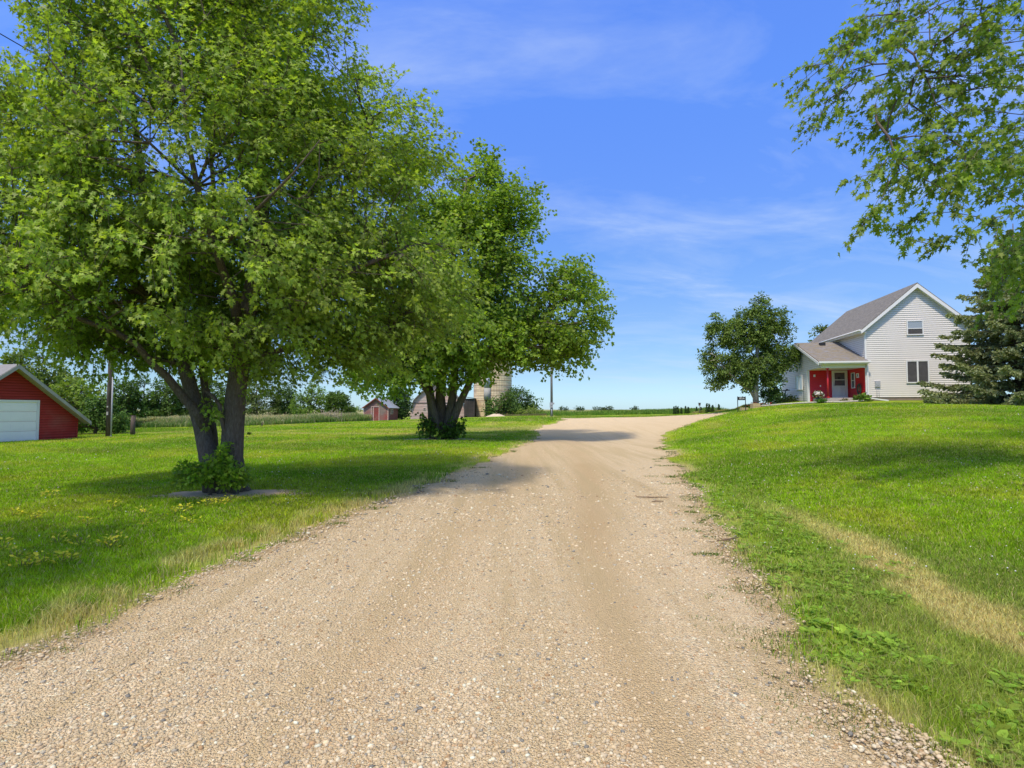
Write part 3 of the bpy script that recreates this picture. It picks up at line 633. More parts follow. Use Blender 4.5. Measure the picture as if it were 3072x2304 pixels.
tips3.append(sample_lobes(lobes3, 1050, rg, .1, .46, .9, 3))
tree('maple_tree', 'maple at the right edge with drooping leafy boughs against the sky', 'tree', tb, limbs3, tips=np.concatenate(tips3), nl=19, lsize=.098, seed=31, shoot=.32, spread=.06, col=(.20, .29, .035), wind=(-.4, -.05, -.45), droop=.5, r0=.0035, minr=.0025, step=.35, yell=.35)

# a maple just left of the camera, outside the picture: its shade lies on the left foreground lawn
ub = (-10.9, 1.1, 0.0); ub = (ub[0], ub[1], gz(ub[0], ub[1]))
tree('maple_tree', 'maple beside the driveway mouth, just outside the left edge of the picture', 'tree', ub, [([(ub[0], ub[1], -.1), (ub[0]+.1, ub[1], 2.5), (ub[0], ub[1]+.1, 6), (ub[0]-.1, ub[1], 10.5)], [.3, .24, .18, .04])],
     [(ub[0]+.4, ub[1]-.2, 9.4, 3.6, 2.2, 1.6), (ub[0]-2, ub[1]-.5, 8.2, 2.6, 2.0, 1.6)], 700, 12, .2, 'small', seed=77, r0=.008, shoot=.7, spread=.2, minr=.008, step=.8, col=(.125, .225, .02))

# --- generic smaller trees and shrubs
def small_tree(name, label, cat, px, pybase, Y, lob_px, ntips=120, nl=14, lsize=.3, col=(.05, .10, .02), seed=1, kind='oval', stems=1, r=.15, group=None, bm_='bark_dark', lm='leaf_far', wind=(0, 0, 0), droop=.15, yell=.1, ncut=.25, nsc=.5, shell=.35, spread=None, shoot=None, cvar=.16, base=None):
    c = base or at(px, pybase, Y); bz = (c[0], c[1], gz(c[0], c[1])); s = Y/F
    lobes = []
    for (lx, ly, hw, hh) in lob_px:
        p = at(lx, ly, Y); lobes.append((*p, hw*s, max(hw*s*.9, .2), hh*s))
    top = max(l[2]+l[5] for l in lobes); H = top-bz[2]; lc_ = np.array(lobes)[:, :3].mean(0)
    limbs = []
    for k in range(stems):
        a = k*2.4; dx = (stems > 1)*.12*H*math.cos(a)*.6; dy = (stems > 1)*.08*H*math.sin(a)
        limbs.append(([(bz[0]+dx*.1, bz[1]+dy*.1, bz[2]-.1), (bz[0]+dx*.5+(lc_[0]-bz[0])*.3, bz[1]+dy*.5, bz[2]+H*.3), (bz[0]+dx+(lc_[0]-bz[0])*.8, bz[1]+dy, bz[2]+H*.62), (lc_[0]+dx, bz[1]+dy, bz[2]+H*.9)], [r, r*.75, r*.4, r*.1]))
    return tree(name, label, cat, bz, limbs, lobes, ntips, nl, lsize, kind, lm, bm_, col, seed, shoot or lsize*2.2, droop, wind, r*.09, max(.3, H/10), r*.12, group, ncut, nsc, side=8, spread=spread or lsize*.8, yell=yell, shell=shell, cvar=cvar)

# suckers at the feet of the maples
small_tree('shrub', 'leafy green bush of suckers at the foot of the nearest maple', 'shrub', 620, 1478, 10.75, [(585,1435,48,42),(650,1425,50,50),(705,1435,34,38),(620,1460,75,24),(665,1375,14,36)], 330, 11, .08, (.22, .36, .03), 41, 'maple', 3, .02, lm='leaf', yell=.5, shell=.3, ncut=.2, nsc=3, spread=.07, shoot=.16, base=at(628,1480,10.75))
small_tree('shrub', 'dark leafy sprouts round the foot of the second maple', 'shrub', 1330, 1322, 31.0, [(1290,1288,24,28),(1310,1300,26,18),(1360,1292,26,26),(1345,1305,30,14),(1275,1262,10,26),(1378,1268,8,28)], 150, 10, .16, (0.080, 0.160, 0.018), 42, 'small', 3, .03, yell=.3, shell=.3, ncut=.2, nsc=2)
# birch and neighbours by the house
Yb = 45.5
bb = at(2268, 1212, Yb); bb = (bb[0], bb[1], gz(bb[0], bb[1]))
limbsb = [(pl((2268,1214,Yb),(2266,1170,Yb),(2272,1110,Yb),(2272,1040,Yb),(2276,980,Yb),(2274,900,Yb)), [.24,.2,.16,.12,.07,.02]),
          (pl((2264,1195,Yb),(2250,1170,Yb),(2225,1155,Yb-.3),(2190,1120,Yb-.6),(2150,1080,Yb-.8)), [.13,.12,.10,.07,.02]),
          (pl((2270,1130,Yb),(2300,1090,Yb+.3),(2340,1060,Yb+.6),(2380,1035,Yb+.6)), [.08,.06,.04,.02]), (pl((2272,1080,Yb),(2240,1040,Yb),(2200,1000,Yb),(2170,960,Yb)), [.07,.05,.03,.015])]
sb = Yb/F
lobb = [(*at(px, py, Yb), hw*sb, hw*sb*.85, hh*sb) for px, py, hw, hh in [(2262,980,55,60),(2280,930,28,42),(2215,1010,55,55),(2160,1010,34,42),(2150,970,22,32),(2170,1095,55,45),(2230,1110,50,45),(2315,1020,52,55),(2345,1065,52,45),(2130,1080,22,40),(2330,960,34,40),(2290,1090,50,40),(2150,1140,30,25),(2310,1135,30,30),(2235,1150,34,22)]]
tree('birch_tree', 'rounded birch with pale trunk standing left of the white house', 'tree', bb, limbsb, lobb, 1700, 22, .17, 'oval', 'leaf_far', 'bark_birch', (.14, .21, .045), 51, .5, .35, (.05, 0, 0), .007, .7, .01, None, .40, 1.1, spread=.2, yell=.12, side=8)
small_tree('juniper_shrub', 'dark upright evergreen shrub right of the birch trunk', 'shrub', 2312, 1211, 46, [(2312,1190,34,24),(2304,1168,24,26),(2298,1148,12,18)], 180, 14, .14, (0.048, 0.109, 0.024), 52, 'tri', 1, .06, lm='needle')
small_tree('tree', 'light green feathery tree behind the birch and house corner', 'tree', 2335, 1210, 56, [(2332,1150,24,42),(2322,1185,24,22)], 90, 12, .2, (0.144, 0.217, 0.048), 53, ncut=.4)
small_tree('tree', 'top of a far tree showing just above the low porch roof', 'tree', 2465, 1215, 62, [(2462,1010,18,22),(2478,1000,13,14),(2450,1035,26,24)], 60, 10, .25, (0.144, 0.189, 0.048), 54, ncut=.4)
# trees on the left
small_tree('tree', 'tall loose tree directly behind the red garage roof', 'tree', 90, 1300, 47, [(50,1090,42,34),(105,1095,40,45),(150,1120,42,40),(195,1150,38,34),(90,1160,80,50),(170,1190,60,50)], 420, 14, .27, (0.168, 0.235, 0.049), 61, ncut=.36, yell=.15)
small_tree('tree', 'paler bushy tree between the red garage and the wooden pole', 'tree', 240, 1305, 42, [(215,1180,50,45),(270,1195,48,45),(180,1230,45,50),(240,1250,70,50)], 330, 14, .24, (0.192, 0.274, 0.047), 62, yell=.2)
small_tree('cedar_tree', 'dark cedar with drooping boughs behind the wooden pole foot', 'tree', 285, 1310, 37, [(270,1270,60,38),(330,1255,42,48),(300,1225,40,40),(355,1280,26,26),(240,1290,45,22)], 420, 16, .16, (0.096, 0.186, 0.031), 63, 'tri', 1, .1, lm='needle', droop=.4)
far_row = [('broad dark conifer just right of the wooden pole', 380, 1255, 72, [(375,1190,42,52),(360,1225,40,35)], (0.084, 0.147, 0.034)),
 ('tallest dark conifer of the distant row left of the near maple', 430, 1255, 74, [(432,1185,44,54),(430,1230,50,30)], (0.096, 0.166, 0.034)),
 ('dark conifer framed by the low left limb of the near maple', 500, 1255, 76, [(498,1192,42,50),(500,1232,46,26)], (0.108, 0.177, 0.040)),
 ('rounded far tree behind the left trunk of the near maple', 565, 1258, 78, [(562,1195,44,50),(570,1235,48,24)], (0.096, 0.157, 0.034)),
 ('far tree seen in the gap between the two maple trunks', 640, 1258, 80, [(640,1190,44,52),(635,1232,46,26)], (0.096, 0.157, 0.038)),
 ('grey green tall far tree just right of the near maple trunk', 770, 1258, 84, [(772,1175,46,56),(790,1210,50,44),(745,1215,34,38)], (0.144, 0.186, 0.062)),
 ('dark green far tree between the grey green one and the light one', 855, 1258, 86, [(852,1200,36,44),(850,1230,40,28)], (0.084, 0.147, 0.034)),
 ('light green bushy tree at the end of the far row', 925, 1258, 82, [(905,1215,36,36),(945,1190,40,42),(975,1215,36,36),(930,1238,56,20)], (0.156, 0.244, 0.039)),
 ('small dark tree last in the far row before the weathered shed', 1012, 1258, 80, [(1010,1210,32,34),(1030,1232,24,22)], (0.108, 0.177, 0.034))]
for k, (lb, px, pb, Y, lo_, c_) in enumerate(far_row):
    small_tree('tree', lb, 'tree', px, pb, Y, lo_, 330, 16, .25, c_, 70+k, group='trees beyond the lawn', ncut=.28, nsc=.45, yell=.06, r=.2)
small_tree('shrub', 'tiny far bush just left of the weathered shed', 'shrub', 1068, 1255, 120, [(1068,1235,14,12),(1045,1240,22,9)], 60, 9, .35, (0.168, 0.255, 0.062), 81)
small_tree('cedar_tree', 'dark evergreen tree between the weathered shed and the barn', 'tree', 1205, 1258, 76, [(1198,1195,32,34),(1208,1215,22,38),(1188,1178,24,18),(1203,1240,22,18)], 380, 14, .24, (0.060, 0.127, 0.031), 82, 'tri', 1, .15, lm='needle')
small_tree('shrub', 'bushy dark shrub growing in front of the tile silo', 'shrub', 1495, 1250, 80, [(1490,1222,32,28),(1520,1205,24,28),(1530,1230,28,20),(1480,1240,24,12)], 260, 12, .28, (0.096, 0.166, 0.038), 83)
small_tree('tree', 'round dark tree immediately right of the tile silo', 'tree', 1565, 1248, 84, [(1560,1200,36,34),(1590,1212,26,26),(1570,1226,42,20),(1545,1185,16,20)], 280, 12, .3, (0.084, 0.157, 0.038), 84)
small_tree('shrub', 'low yellowish green bush at the foot of the round dark tree', 'shrub', 1590, 1248, 78, [(1590,1238,34,12),(1568,1240,20,10)], 150, 12, .2, (0.192, 0.255, 0.055), 85, yell=.3)

# --- blue spruce at the right
def spruce(px, pyb, Y, H, label):
    c = at(px, pyb, Y); b = (c[0], c[1], gz(c[0], c[1])); root = empty('spruce_tree', b, label, 'tree'); rg = np.random.default_rng(99)
    tr_ = MB().tube([(0, 0, -.1), (0, 0, H*.4), (0, 0, H*.75), (0, 0, H)], [.26, .17, .08, .02], 10, wob=.06).build('trunk', M['bark_dark'], root)
    A, B, RA, RB, pos, ax, nm, sz, col = [], [], [], [], [], [], [], [], []
    z = .35
    while z < H-.3:
        Lm = 5.1*(1-z/H)**.82+.25; nb = 7 if z < H*.6 else 5; a0 = rg.uniform(0, 6.28)
        for k in range(nb):
            a = a0+2*math.pi*k/nb+rg.normal(0, .18); L = Lm*rg.uniform(.72, 1.08); zz = z+rg.uniform(-.15, .15)
            dr = np.array([math.cos(a), math.sin(a), 0]); n = 9; t = np.linspace(0, 1, n)
            pts = dr[None]*(t*L)[:, None]; pts[:, 2] = zz+(-.32*t+.30*t**2.6)*L*.55-.02
            A.append(pts[:-1]); B.append(pts[1:]); r = .045*(L/5)*(1-t)+.008; RA.append(r[:-1]); RB.append(r[1:])
            # side twigs, hanging a little, carrying needle sprays
            m = int(L*15); tt = np.sort(rg.uniform(.16, 1.0, m)); pp = np.stack([np.interp(tt, t, pts[:, i]) for i in range(3)], -1)
            sg = np.where(rg.uniform(0, 1, m) < .5, -1, 1); pr = np.array([-dr[1], dr[0], 0])
            tl = (.75*(1-tt)+.22)*rg.uniform(.6, 1.2, m)*min(1, L/2.5); td = dr[None]*.65+pr[None]*sg[:, None]*rg.uniform(.4, 1.0, m)[:, None]; td[:, 2] = -rg.uniform(.1, .75, m); td /= np.linalg.norm(td, axis=1, keepdims=True)
            A.append(pp); B.append(pp+td*tl[:, None]); RA.append(np.full(m, .010)); RB.append(np.full(m, .005))
            q = 17; s = np.linspace(.05, 1.02, q); P = pp[:, None]+td[:, None]*(tl[:, None]*s)[..., None]+rg.normal(0, .022, (m, q, 3))
            ra_ = rg.normal(0, 1, (m, q, 3)); ra_[..., 2] += .35
            pos.append(P.reshape(-1, 3)); ax.append((td[:, None]*1.0+ra_*.55).reshape(-1, 3)); nm.append(rg.normal(0, 1, (m*q, 3))); sz.append(rg.uniform(.11, .19, m*q))
            base = np.array((.27, .30, .12))*rg.uniform(.75, 1.3); tipc = np.array((.42, .48, .30)); f = (s**3)[None, :, None]*.55*rg.uniform(.3, 1, (m, 1, 1))
            col.append((base*(1-f)+tipc*f).reshape(-1, 3)*rg.normal(1, .12, (m*q, 1)))
        z += rg.uniform(.30, .42) if z > 1 else .22
    frustums('branches', np.concatenate(A), np.concatenate(B), np.concatenate(RA), np.concatenate(RB), 3, M['bark_dark'], tr_)
    leafmesh('crown', np.concatenate(pos), np.concatenate(ax), np.concatenate(nm), np.concatenate(sz), np.clip(np.concatenate(col), .005, .5), 'tri', M['needle'], root, .3)
spruce(3062, 1226, 32.5, 11.0, 'large blue green spruce in front of the white house right side')

# ------------------------------------------------------------------ siding and building helpers
def lap(name, mt, par, O, A, N, z0, z1, course, xlim, lapd=.03):
    O, A, N = Vector(O), Vector(A), Vector(N); mb = MB(); z = z0
    while z < z1-1e-4:
        zt = min(z+course, z1); a, b_ = xlim(z); c_, d_ = xlim(zt)
        if b_-a > .01:
            if d_ < c_: c_ = d_ = (c_+d_)/2
            p = [O+A*a+N*lapd+Vector((0,0,z)), O+A*b_+N*lapd+Vector((0,0,z)), O+A*d_+N*.002+Vector((0,0,zt)), O+A*c_+N*.002+Vector((0,0,zt))]
            u = [O+A*a+Vector((0,0,z)), O+A*b_+Vector((0,0,z))]
            mb.add(p+u, [(0,1,2,3),(4,5,1,0)])
        z = zt
    return mb.build(name, mt, par)
def roofslab(name, mt, par, quad, th=.12, sub=None):   # quad: eave0, eave1, ridge1, ridge0, with UV in metres
    q = [Vector(p) for p in quad]; n = (q[1]-q[0]).cross(q[3]-q[0]).normalized()
    if n.z < 0: n = -n
    me = bpy.data.meshes.new(name); vs = [p-n*th for p in q]+q
    me.from_pydata([tuple(v) for v in vs], [], [(0,3,2,1),(4,5,6,7),(0,1,5,4),(1,2,6,5),(2,3,7,6),(3,0,4,7)])
    uv = me.uv_layers.new(name='UVMap'); e = (q[1]-q[0]).normalized(); h_ = n.cross(e)
    for l in me.loops:
        v = me.vertices[l.vertex_index].co-q[0]; uv.data[l.index].uv = (v.dot(e), v.dot(h_))
    o = bpy.data.objects.new(name, me); C.objects.link(o); me.materials.append(mt); o.parent = par; return o
def frame_box(mb, O, A, N, x0, x1, z0, z1, d0, d1):
    p = [O+A*x0+N*d0, O+A*x1+N*d0, O+A*x1+N*d1, O+A*x0+N*d1]
    return mb.slab([v+Vector((0,0,z0)) for v in p], (0,0,z1-z0))
def window(par, O, A, N, x0, x1, z0, z1, fr_=.07, glass='glass_dark', rail=None, mull=None, top=None, name='window', trim='white'):
    O, A, N = Vector(O), Vector(A), Vector(N); mb = MB()
    for a in ((x0, x0+fr_, z0, z1), (x1-fr_, x1, z0, z1), (x0+fr_, x1-fr_, z0, z0+fr_), (x0+fr_, x1-fr_, z1-fr_, z1)): frame_box(mb, O, A, N, *a, .0, .055)
    if rail is not None: frame_box(mb, O, A, N, x0+fr_, x1-fr_, rail-.025, rail+.025, .0, .045)
    if mull is not None: frame_box(mb, O, A, N, mull-.05, mull+.05, z0+fr_, z1-fr_, .0, .05)
    wn = mb.build(name, M[trim], par)
    def pane(a, b_, c_, d_, mt): frame_box(MB_ := MB(), O, A, N, a, b_, c_, d_, .0, .024); MB_.build('pane', M[mt], wn)
    if rail is not None: pane(x0+fr_, x1-fr_, z0+fr_, rail-.025, glass); pane(x0+fr_, x1-fr_, rail+.025, z1-fr_, top or glass)
    elif mull is not None: pane(x0+fr_, mull-.05, z0+fr_, z1-fr_, glass); pane(mull+.05, x1-fr_, z0+fr_, z1-fr_, top or glass)
    else: pane(x0+fr_, x1-fr_, z0+fr_, z1-fr_, glass)
    return wn
V3 = Vector
# ------------------------------------------------------------------ white farmhouse
c = at(2601, 1204, 40); GH = 2.28
house = empty('farmhouse', (c[0], c[1], GH), 'white sided farmhouse with steep gable, low wing and red entry porch', 'house', rz=-R(9.9))
W_, DP, EV, PK = 6.75, 11.2, 5.46, 8.42
X3, Y3 = V3((1,0,0)), V3((0,1,0)); FR = V3((0,-1,0)); LF = V3((-1,0,0))
sl = (PK-EV)/(W_/2)
MB().box((.05,.05,-1.2),(W_-.05,DP-.05,.32)).build('foundation', M['found'], house)
MB().box((.03,.03,.3),(W_-.03,DP-.03,EV)).add([(.03,.03,EV),(W_-.03,.03,EV),(W_/2,.03,PK-.06),(.03,DP-.03,EV),(W_-.03,DP-.03,EV),(W_/2,DP-.03,PK-.06)],[(0,1,2),(5,4,3),(0,2,5,3),(1,4,5,2)]).build('wall_core', M['siding'], house)
def gab(z):
    if z <= EV: return (.0, W_)
    d = (z-EV)/sl; return (d, W_-d)
lap('wall', M['siding'], house, (0,.03,0), X3, FR, .3, PK-.05, .148, gab)
lap('wall', M['siding'], house, (.03,DP,0), V3((0,-1,0)), LF, .3, EV+.1, .148, lambda z: (0, DP))
lap('wall', M['siding'], house, (W_-.03,0,0), Y3, V3((1,0,0)), .3, EV+.1, .148, lambda z: (0, DP))
mb = MB()
for x_ in (0.0, W_): mb.box((x_-.055,-.03,.3),(x_+.055,.06,EV-.02))
mb.build('corner_trim', M['white'], house)
ov, og = .38, .34
def rp(x, z_, y): return (x, y, z_)
ez = EV-sl*ov+.10
roofslab('roof', M['roof'], house, [(-ov,-og,ez),(-ov,DP+og,ez),(W_/2,DP+og,PK+.1),(W_/2,-og,PK+.1)], .1)
roofslab('roof', M['roof'], house, [(W_+ov,DP+og,ez),(W_+ov,-og,ez),(W_/2,-og,PK+.1),(W_/2,DP+og,PK+.1)], .1)
mb = MB()   # rake boards and soffit
for s in (-1, 1):
    xe = W_/2+s*(W_/2+ov); n_ = 1
    top = [(xe, -og-.02, ez-.075), (W_/2, -og-.02, PK+.02), (W_/2, -og-.02, PK-.26), (xe, -og-.02, ez-.31)]
    if s > 0: top = top[::-1]
    mb.slab(top, (0, .045, 0))
    so_ = [(xe, -og+.03, ez-.26), (W_/2, -og+.03, PK-.20), (W_/2, .01, PK-.20), (xe, .01, ez-.26)]
    mb.slab(so_ if s < 0 else so_[::-1], (0, 0, .02))
mb.box((-ov-.03,-og,ez-.2),(-ov+.03,DP+og,ez-.03)); mb.box((W_+ov-.03,-og,ez-.2),(W_+ov+.03,DP+og,ez-.03)); mb.box((-ov,-og+.05,ez-.22),(0,DP,ez-.2)); mb.box((W_,-og+.05,ez-.22),(W_+ov,DP,ez-.2))
mb.build('fascia', M['white'], house)
MB().tube([(-ov-.09,-og,ez-.06),(-ov-.09,DP+og,ez-.06)],.06,8).build('gutter', M['white'], house)
O0 = V3((0, .03, 0))
window(house, O0+FR*.044, X3, FR, 2.73, 3.83, 4.76, 5.84, .08, 'glass_dark', rail=5.24, top='blind')
window(house, O0+FR*.044, X3, FR, 2.62, 4.10, 1.30, 2.94, .08, 'glass_dark', mull=3.36)
# wing
WU, WV, WE, WR = -2.97, 9.6, 2.98, 4.78; RV = 4.75; ws = (WR-WE)/(RV+.0)
PD, BZ = 3.0, 2.50
MB().box((WU+.05,PD+.05,-1),(-.0,WV-.05,.1)).build('foundation', M['concrete'], house)
core = MB().box((WU+.03,PD+.03,.05),(-.01,WV-.03,WE)); core.add([(WU+.03,.04,WE),(WU+.03,WV-.03,WE),(WU+.03,RV,WR-.1),(-.01,.04,WE),(-.01,WV-.03,WE),(-.01,RV,WR-.1)],[(0,2,1),(0,3,5,2),(1,2,5,4),(3,4,5)]); core.box((WU+.03,.04,BZ),(-.01,PD+.02,WE-.003)); core.build('wing_core', M['siding'], house)
def wg(z):     # wall of the wing gable, running from the back (x=0) to the front
    yb = WV; yf = 0 if z >= BZ-.001 else PD
    if z > WE: d = (z-WE)/ws; return (d, WV-d)
    return (0, WV-yf)
lap('wing_wall', M['siding'], house, (WU+.03,WV,0), V3((0,-1,0)), LF, .004, BZ, .148, lambda z: (0, WV-PD))
lap('wing_wall', M['siding'], house, (WU+.03,WV,0), V3((0,-1,0)), LF, .3+15*.148, WR-.05, .148, lambda z: wg(max(z, BZ)))
# red porch recess: back wall and the house side wall inside it
lap('porch_wall', M['siding_red'], house, (WU+.12,PD,0), X3, FR, .004, BZ, .148, lambda z: (0, -WU-.12))
lap('porch_wall', M['siding_red'], house, (-.02,PD,0), V3((0,-1,0)), LF, .3, BZ+.02, .148, lambda z: (0, PD-.02))
MB().box((WU-.01,PD-.03,.0),(WU+.13,PD+.02,BZ)).box((WU-.04,PD-.03,0),(WU+.0,PD+.09,BZ)).build('corner_trim', M['white'], house)
MB().box((WU+.1,.05,BZ-.01),(-.02,PD,BZ+.03)).build('porch_ceiling', M['white'], house)
MB().box((WU-.02,-.03,BZ-.04),(.02,.09,WE-.06)).build('porch_beam', M['white'], house)
MB().box((WU+.34,.05,-1.0),(-.03,PD-.02,.27)).box((WU+1.1,-.28,-1.0),(WU+2.3,.03,.12)).build('porch_slab', M['concrete'], house)
MB().tube([(WU+.42,.12,.26),(WU+.42,.12,BZ)],.062,10).box((WU+.33,.03,.26),(WU+.51,.21,.34)).box((WU+.33,.03,BZ-.12),(WU+.51,.21,BZ-.04)).build('porch_post', M['red_post'], house)
# roof of the wing
wf = .42; fz = WE-ws*wf+.12; bzz = WR+.12
roofslab('wing_roof', M['roof_wing'], house, [(WU-.36,-wf,fz),(.0,-wf,fz),(.0,RV,bzz),(WU-.36,RV,bzz)], .09)
roofslab('wing_roof', M['roof_wing'], house, [(.0,WV+wf,fz),(WU-.36,WV+wf,fz),(WU-.36,RV,bzz),(.0,RV,bzz)], .09)
mb = MB()
xr_ = WU-.36
mb.slab([(xr_-.03,-wf,fz-.07),(xr_-.03,RV,bzz-.07),(xr_-.03,RV,bzz-.27),(xr_-.03,-wf,fz-.27)],(.045,0,0))
mb.slab([(xr_-.03,WV+wf,fz-.07),(xr_-.03,WV+wf,fz-.27),(xr_-.03,RV,bzz-.27),(xr_-.03,RV,bzz-.07)],(.045,0,0))
mb.slab([(xr_+.02,-wf,fz-.2),(WU+.03,-wf,fz-.2),(WU+.03,RV,bzz-.2),(xr_+.02,RV,bzz-.2)],(0,0,.03)); mb.slab([(xr_+.02,RV,bzz-.2),(WU+.03,RV,bzz-.2),(WU+.03,WV+wf,fz-.2),(xr_+.02,WV+wf,fz-.2)],(0,0,.03))
mb.box((WU-.33,-wf-.02,fz-.22),(.05,-wf+.03,fz-.05)); mb.box((WU+.0,-wf+.035,fz-.235),(.0,.03,fz-.21))
mb.build('fascia', M['white'], house)
MB().box((WU-.36,-wf-.13,fz-.14),(.12,-wf-.022,fz-.02)).build('gutter', M['white'], house)
MB().box((WU+1.25,RV-1.0,bzz-.35),(WU+1.65,RV-.7,bzz-.12)).build('roof_vent', M['black'], house)
MB().box((.0,-.16,.25),(.09,-.07,WE-.1)).slab([(.0,-.16,.13),(.09,-.16,.13),(.09,-.05,.13),(.0,-.05,.13)],(0,0,.13)).slab([(.09,-.17,.20),(1.15,-.62,-.0),(1.15,-.53,-.0),(.09,-.06,.20)],(0,0,.09)).build('downspout', M['white'], house)
# door in the porch back wall
dz = .30; OB = V3((WU, PD, 0)); dx0 = 1.74
OD = OB+FR*.03; wn = window(house, OB+FR*.044, X3, FR, dx0, dx0+1.12, dz, dz+2.16, .09, 'entry', name='entry_door', trim='entry')
mb = MB(); frame_box(mb, OD, X3, FR, dx0+.2, dx0+.92, dz+.98, dz+1.98, .02, .062); mb.build('door_glass', M['glass_dark'], wn)
mb = MB(); frame_box(mb, OD, X3, FR, dx0+.2, dx0+.92, dz+1.40, dz+1.45, .02, .075); 
for a in (dx0+.20, dx0+.60):
    for q in ((a, a+.03, dz+.2, dz+.85), (a+.27, a+.30, dz+.2, dz+.85), (a+.03, a+.27, dz+.2, dz+.23), (a+.03, a+.27, dz+.82, dz+.85)): frame_box(mb, OD, X3, FR, *q, .02, .066)
mb.build('door_moulding', M['entry'], wn)
mb = MB(); frame_box(mb, OD, X3, FR, dx0+.13, dx0+.16, dz+.95, dz+1.12, .02, .10); mb.build('door_handle', M['meter'], wn)
mb = MB(); frame_box(mb, OD, X3, FR, dx0+.42, dx0+.60, dz+1.46, dz+1.66, .062, .07); mb.build('door_notice', M['black'], wn)
OS = V3((-.02, PD, 0)); BK = V3((0,-1,0))
window(house, OS+LF*.044, BK, LF, .72, 1.32, 1.02, 2.22, .06, 'glass_dark', rail=1.62)
window(house, OS+LF*.044, BK, LF, 1.62, 2.0, 1.78, 2.12, .07, 'blind', name='wall_light')
mb = MB(); frame_box(mb, OB, X3, FR, .42, .54, 1.98, 2.16, .01, .12); mb.build('porch_lamp', M['white'], house)
mb = MB(); frame_box(mb, OB, X3, FR, .88, .95, 1.2, 1.32, .01, .05); mb.build('doorbell_plate', M['white'], house)
# windows and meter
OW = V3((WU+.03, WV, 0))
window(house, OW+LF*.044, BK, LF, 3.9, 5.5, 1.0, 2.2, .07, 'curtain', mull=4.7)
mb = MB().box((.55,-.10,1.05),(.88,.01,1.48)).tube([(.715,-.115,1.28),(.715,-.07,1.28)],.12,14).tube([(.66,-.04,1.05),(.66,-.04,.1)],.02,6).tube([(.80,-.04,1.05),(.80,-.04,.1)],.015,6); mb.build('meter_box', M['meter'], house)
# hose rack on the porch side wall (hangs there: a thing of its own)
def hw(u, v, z_): p = house.matrix_basis @ V3((u, v, z_)); return p
bpy.context.view_layer.update()
def local_thing(name, u, v, z_, label, cat, group=None):
    p = hw(u, v, z_); return empty(name, tuple(p), label, cat, group, rz=-R(9.9))
h_ = local_thing('garden_hose', -.12, .85, .92, 'coiled green hose hanging on the red porch side wall', 'hose'); mb = MB()
for k in range(7):
    r = .24+.022*k; mb.tube([(-.03-.012*(k % 3), r*math.cos(a)*.92, r*math.sin(a)*1.15) for a in np.linspace(0, 2*math.pi, 22)], .013, 6)
mb.build('coil', M['hose'], h_); MB().box((-.09,-.09,-.12),(.08,.09,.16)).build('hanger', M['hose2'], h_)
# items by the house
def flowerpot(u, v, zb, label, s=1.0):
    t = local_thing('flower_pot', u, v, zb, label, 'flower pot'); MB().tube([(0,0,0),(0,0,.32*s)],[.13*s,.19*s],14).build('pot', M['pot'], t)
    rg = np.random.default_rng(3); n = 260; d = rg.normal(0, 1, (n, 3)); d /= np.linalg.norm(d, axis=1, keepdims=True); p = d*np.array([.36, .32, .26])*s*rg.uniform(.6, 1, (n, 1))+np.array([0, 0, .52*s])
    leafmesh('foliage', p, d+rg.normal(0, .4, d.shape), rg.normal(0, 1, d.shape), rg.uniform(.07, .13, n)*s, jitcol(np.tile([[.035, .09, .02]], (n, 1))), 'oval', M['leaf_far'], t)
    n = 60; d = rg.normal(0, 1, (n, 3)); d[:, 1] -= .6; d[:, 2] += .3; d /= np.linalg.norm(d, axis=1, keepdims=True); p = d*np.array([.38, .34, .28])*s+np.array([0, 0, .52*s])
    leafmesh('blossoms', p, rg.normal(0, 1, d.shape), d, rg.uniform(.09, .14, n)*s, np.tile([[.75, .68, .66]], (n, 1)), 'small', M['leaf_far'], t)
flowerpot(WU-.25, .15, -.02, 'dark pot of white flowers left of the red porch post', 1.0)
def bush(name, u, v, label, cat, r, hgt, n, col, size, seed, kind='oval'):
    t = local_thing(name, u, v, 0, label, cat); p = t.location; t.location.z = gz(p.x, p.y)-.02; rg = np.random.default_rng(seed)
    d = rg.normal(0, 1, (n, 3)); d[:, 2] = np.abs(d[:, 2]); d /= np.linalg.norm(d, axis=1, keepdims=True); q = d*np.array([r, r*.8, hgt])*rg.uniform(.35, 1, (n, 1))*(1+.3*(vn3(d*3, seed)-.5))[:, None]
    mb = MB()
    for k in range(5): a = k*1.3; mb.tube([(0, 0, 0), (r*.5*math.cos(a), r*.4*math.sin(a), hgt*.6)], [.015, .006], 5)
    mb.build('stems', M['stick'], t)
    leafmesh('foliage', q, d+rg.normal(0, .35, d.shape), rg.normal(0, .6, d.shape)+np.array([0, 0, 1]), rg.uniform(.7, 1.3, n)*size, jitcol(np.tile([col], (n, 1))), kind, M['leaf_far'], t)
bush('hosta_plant', WU+2.35, -.75, 'bright green leafy clump in front of the porch slab', 'plant', .55, .5, 300, (.13, .22, .03), .22, 1)
bush('hosta_plant', WU-.2, -.35, 'small green clump under the white flower pot', 'plant', .36, .34, 200, (.09, .2, .025), .15, 2)
bush('hosta_plant', WU+1.25, -.6, 'low brownish tuft against the concrete porch slab', 'plant', .32, .24, 120, (.16, .15, .04), .13, 3)
bush('garden_shrub', WU-.55, 5.3, 'rounded dark green bush by the wing wall, nearest the porch', 'shrub', .62, .55, 320, (.075, .10, .025), .14, 4)
bush('garden_shrub', WU-.6, 6.9, 'yellowish bush under the wing window', 'shrub', .7, .6, 320, (.15, .17, .03), .14, 5)
bush('garden_shrub', WU-.6, 8.6, 'dark low bush at the far corner of the wing wall', 'shrub', .75, .5, 320, (.06, .075, .025), .14, 6)
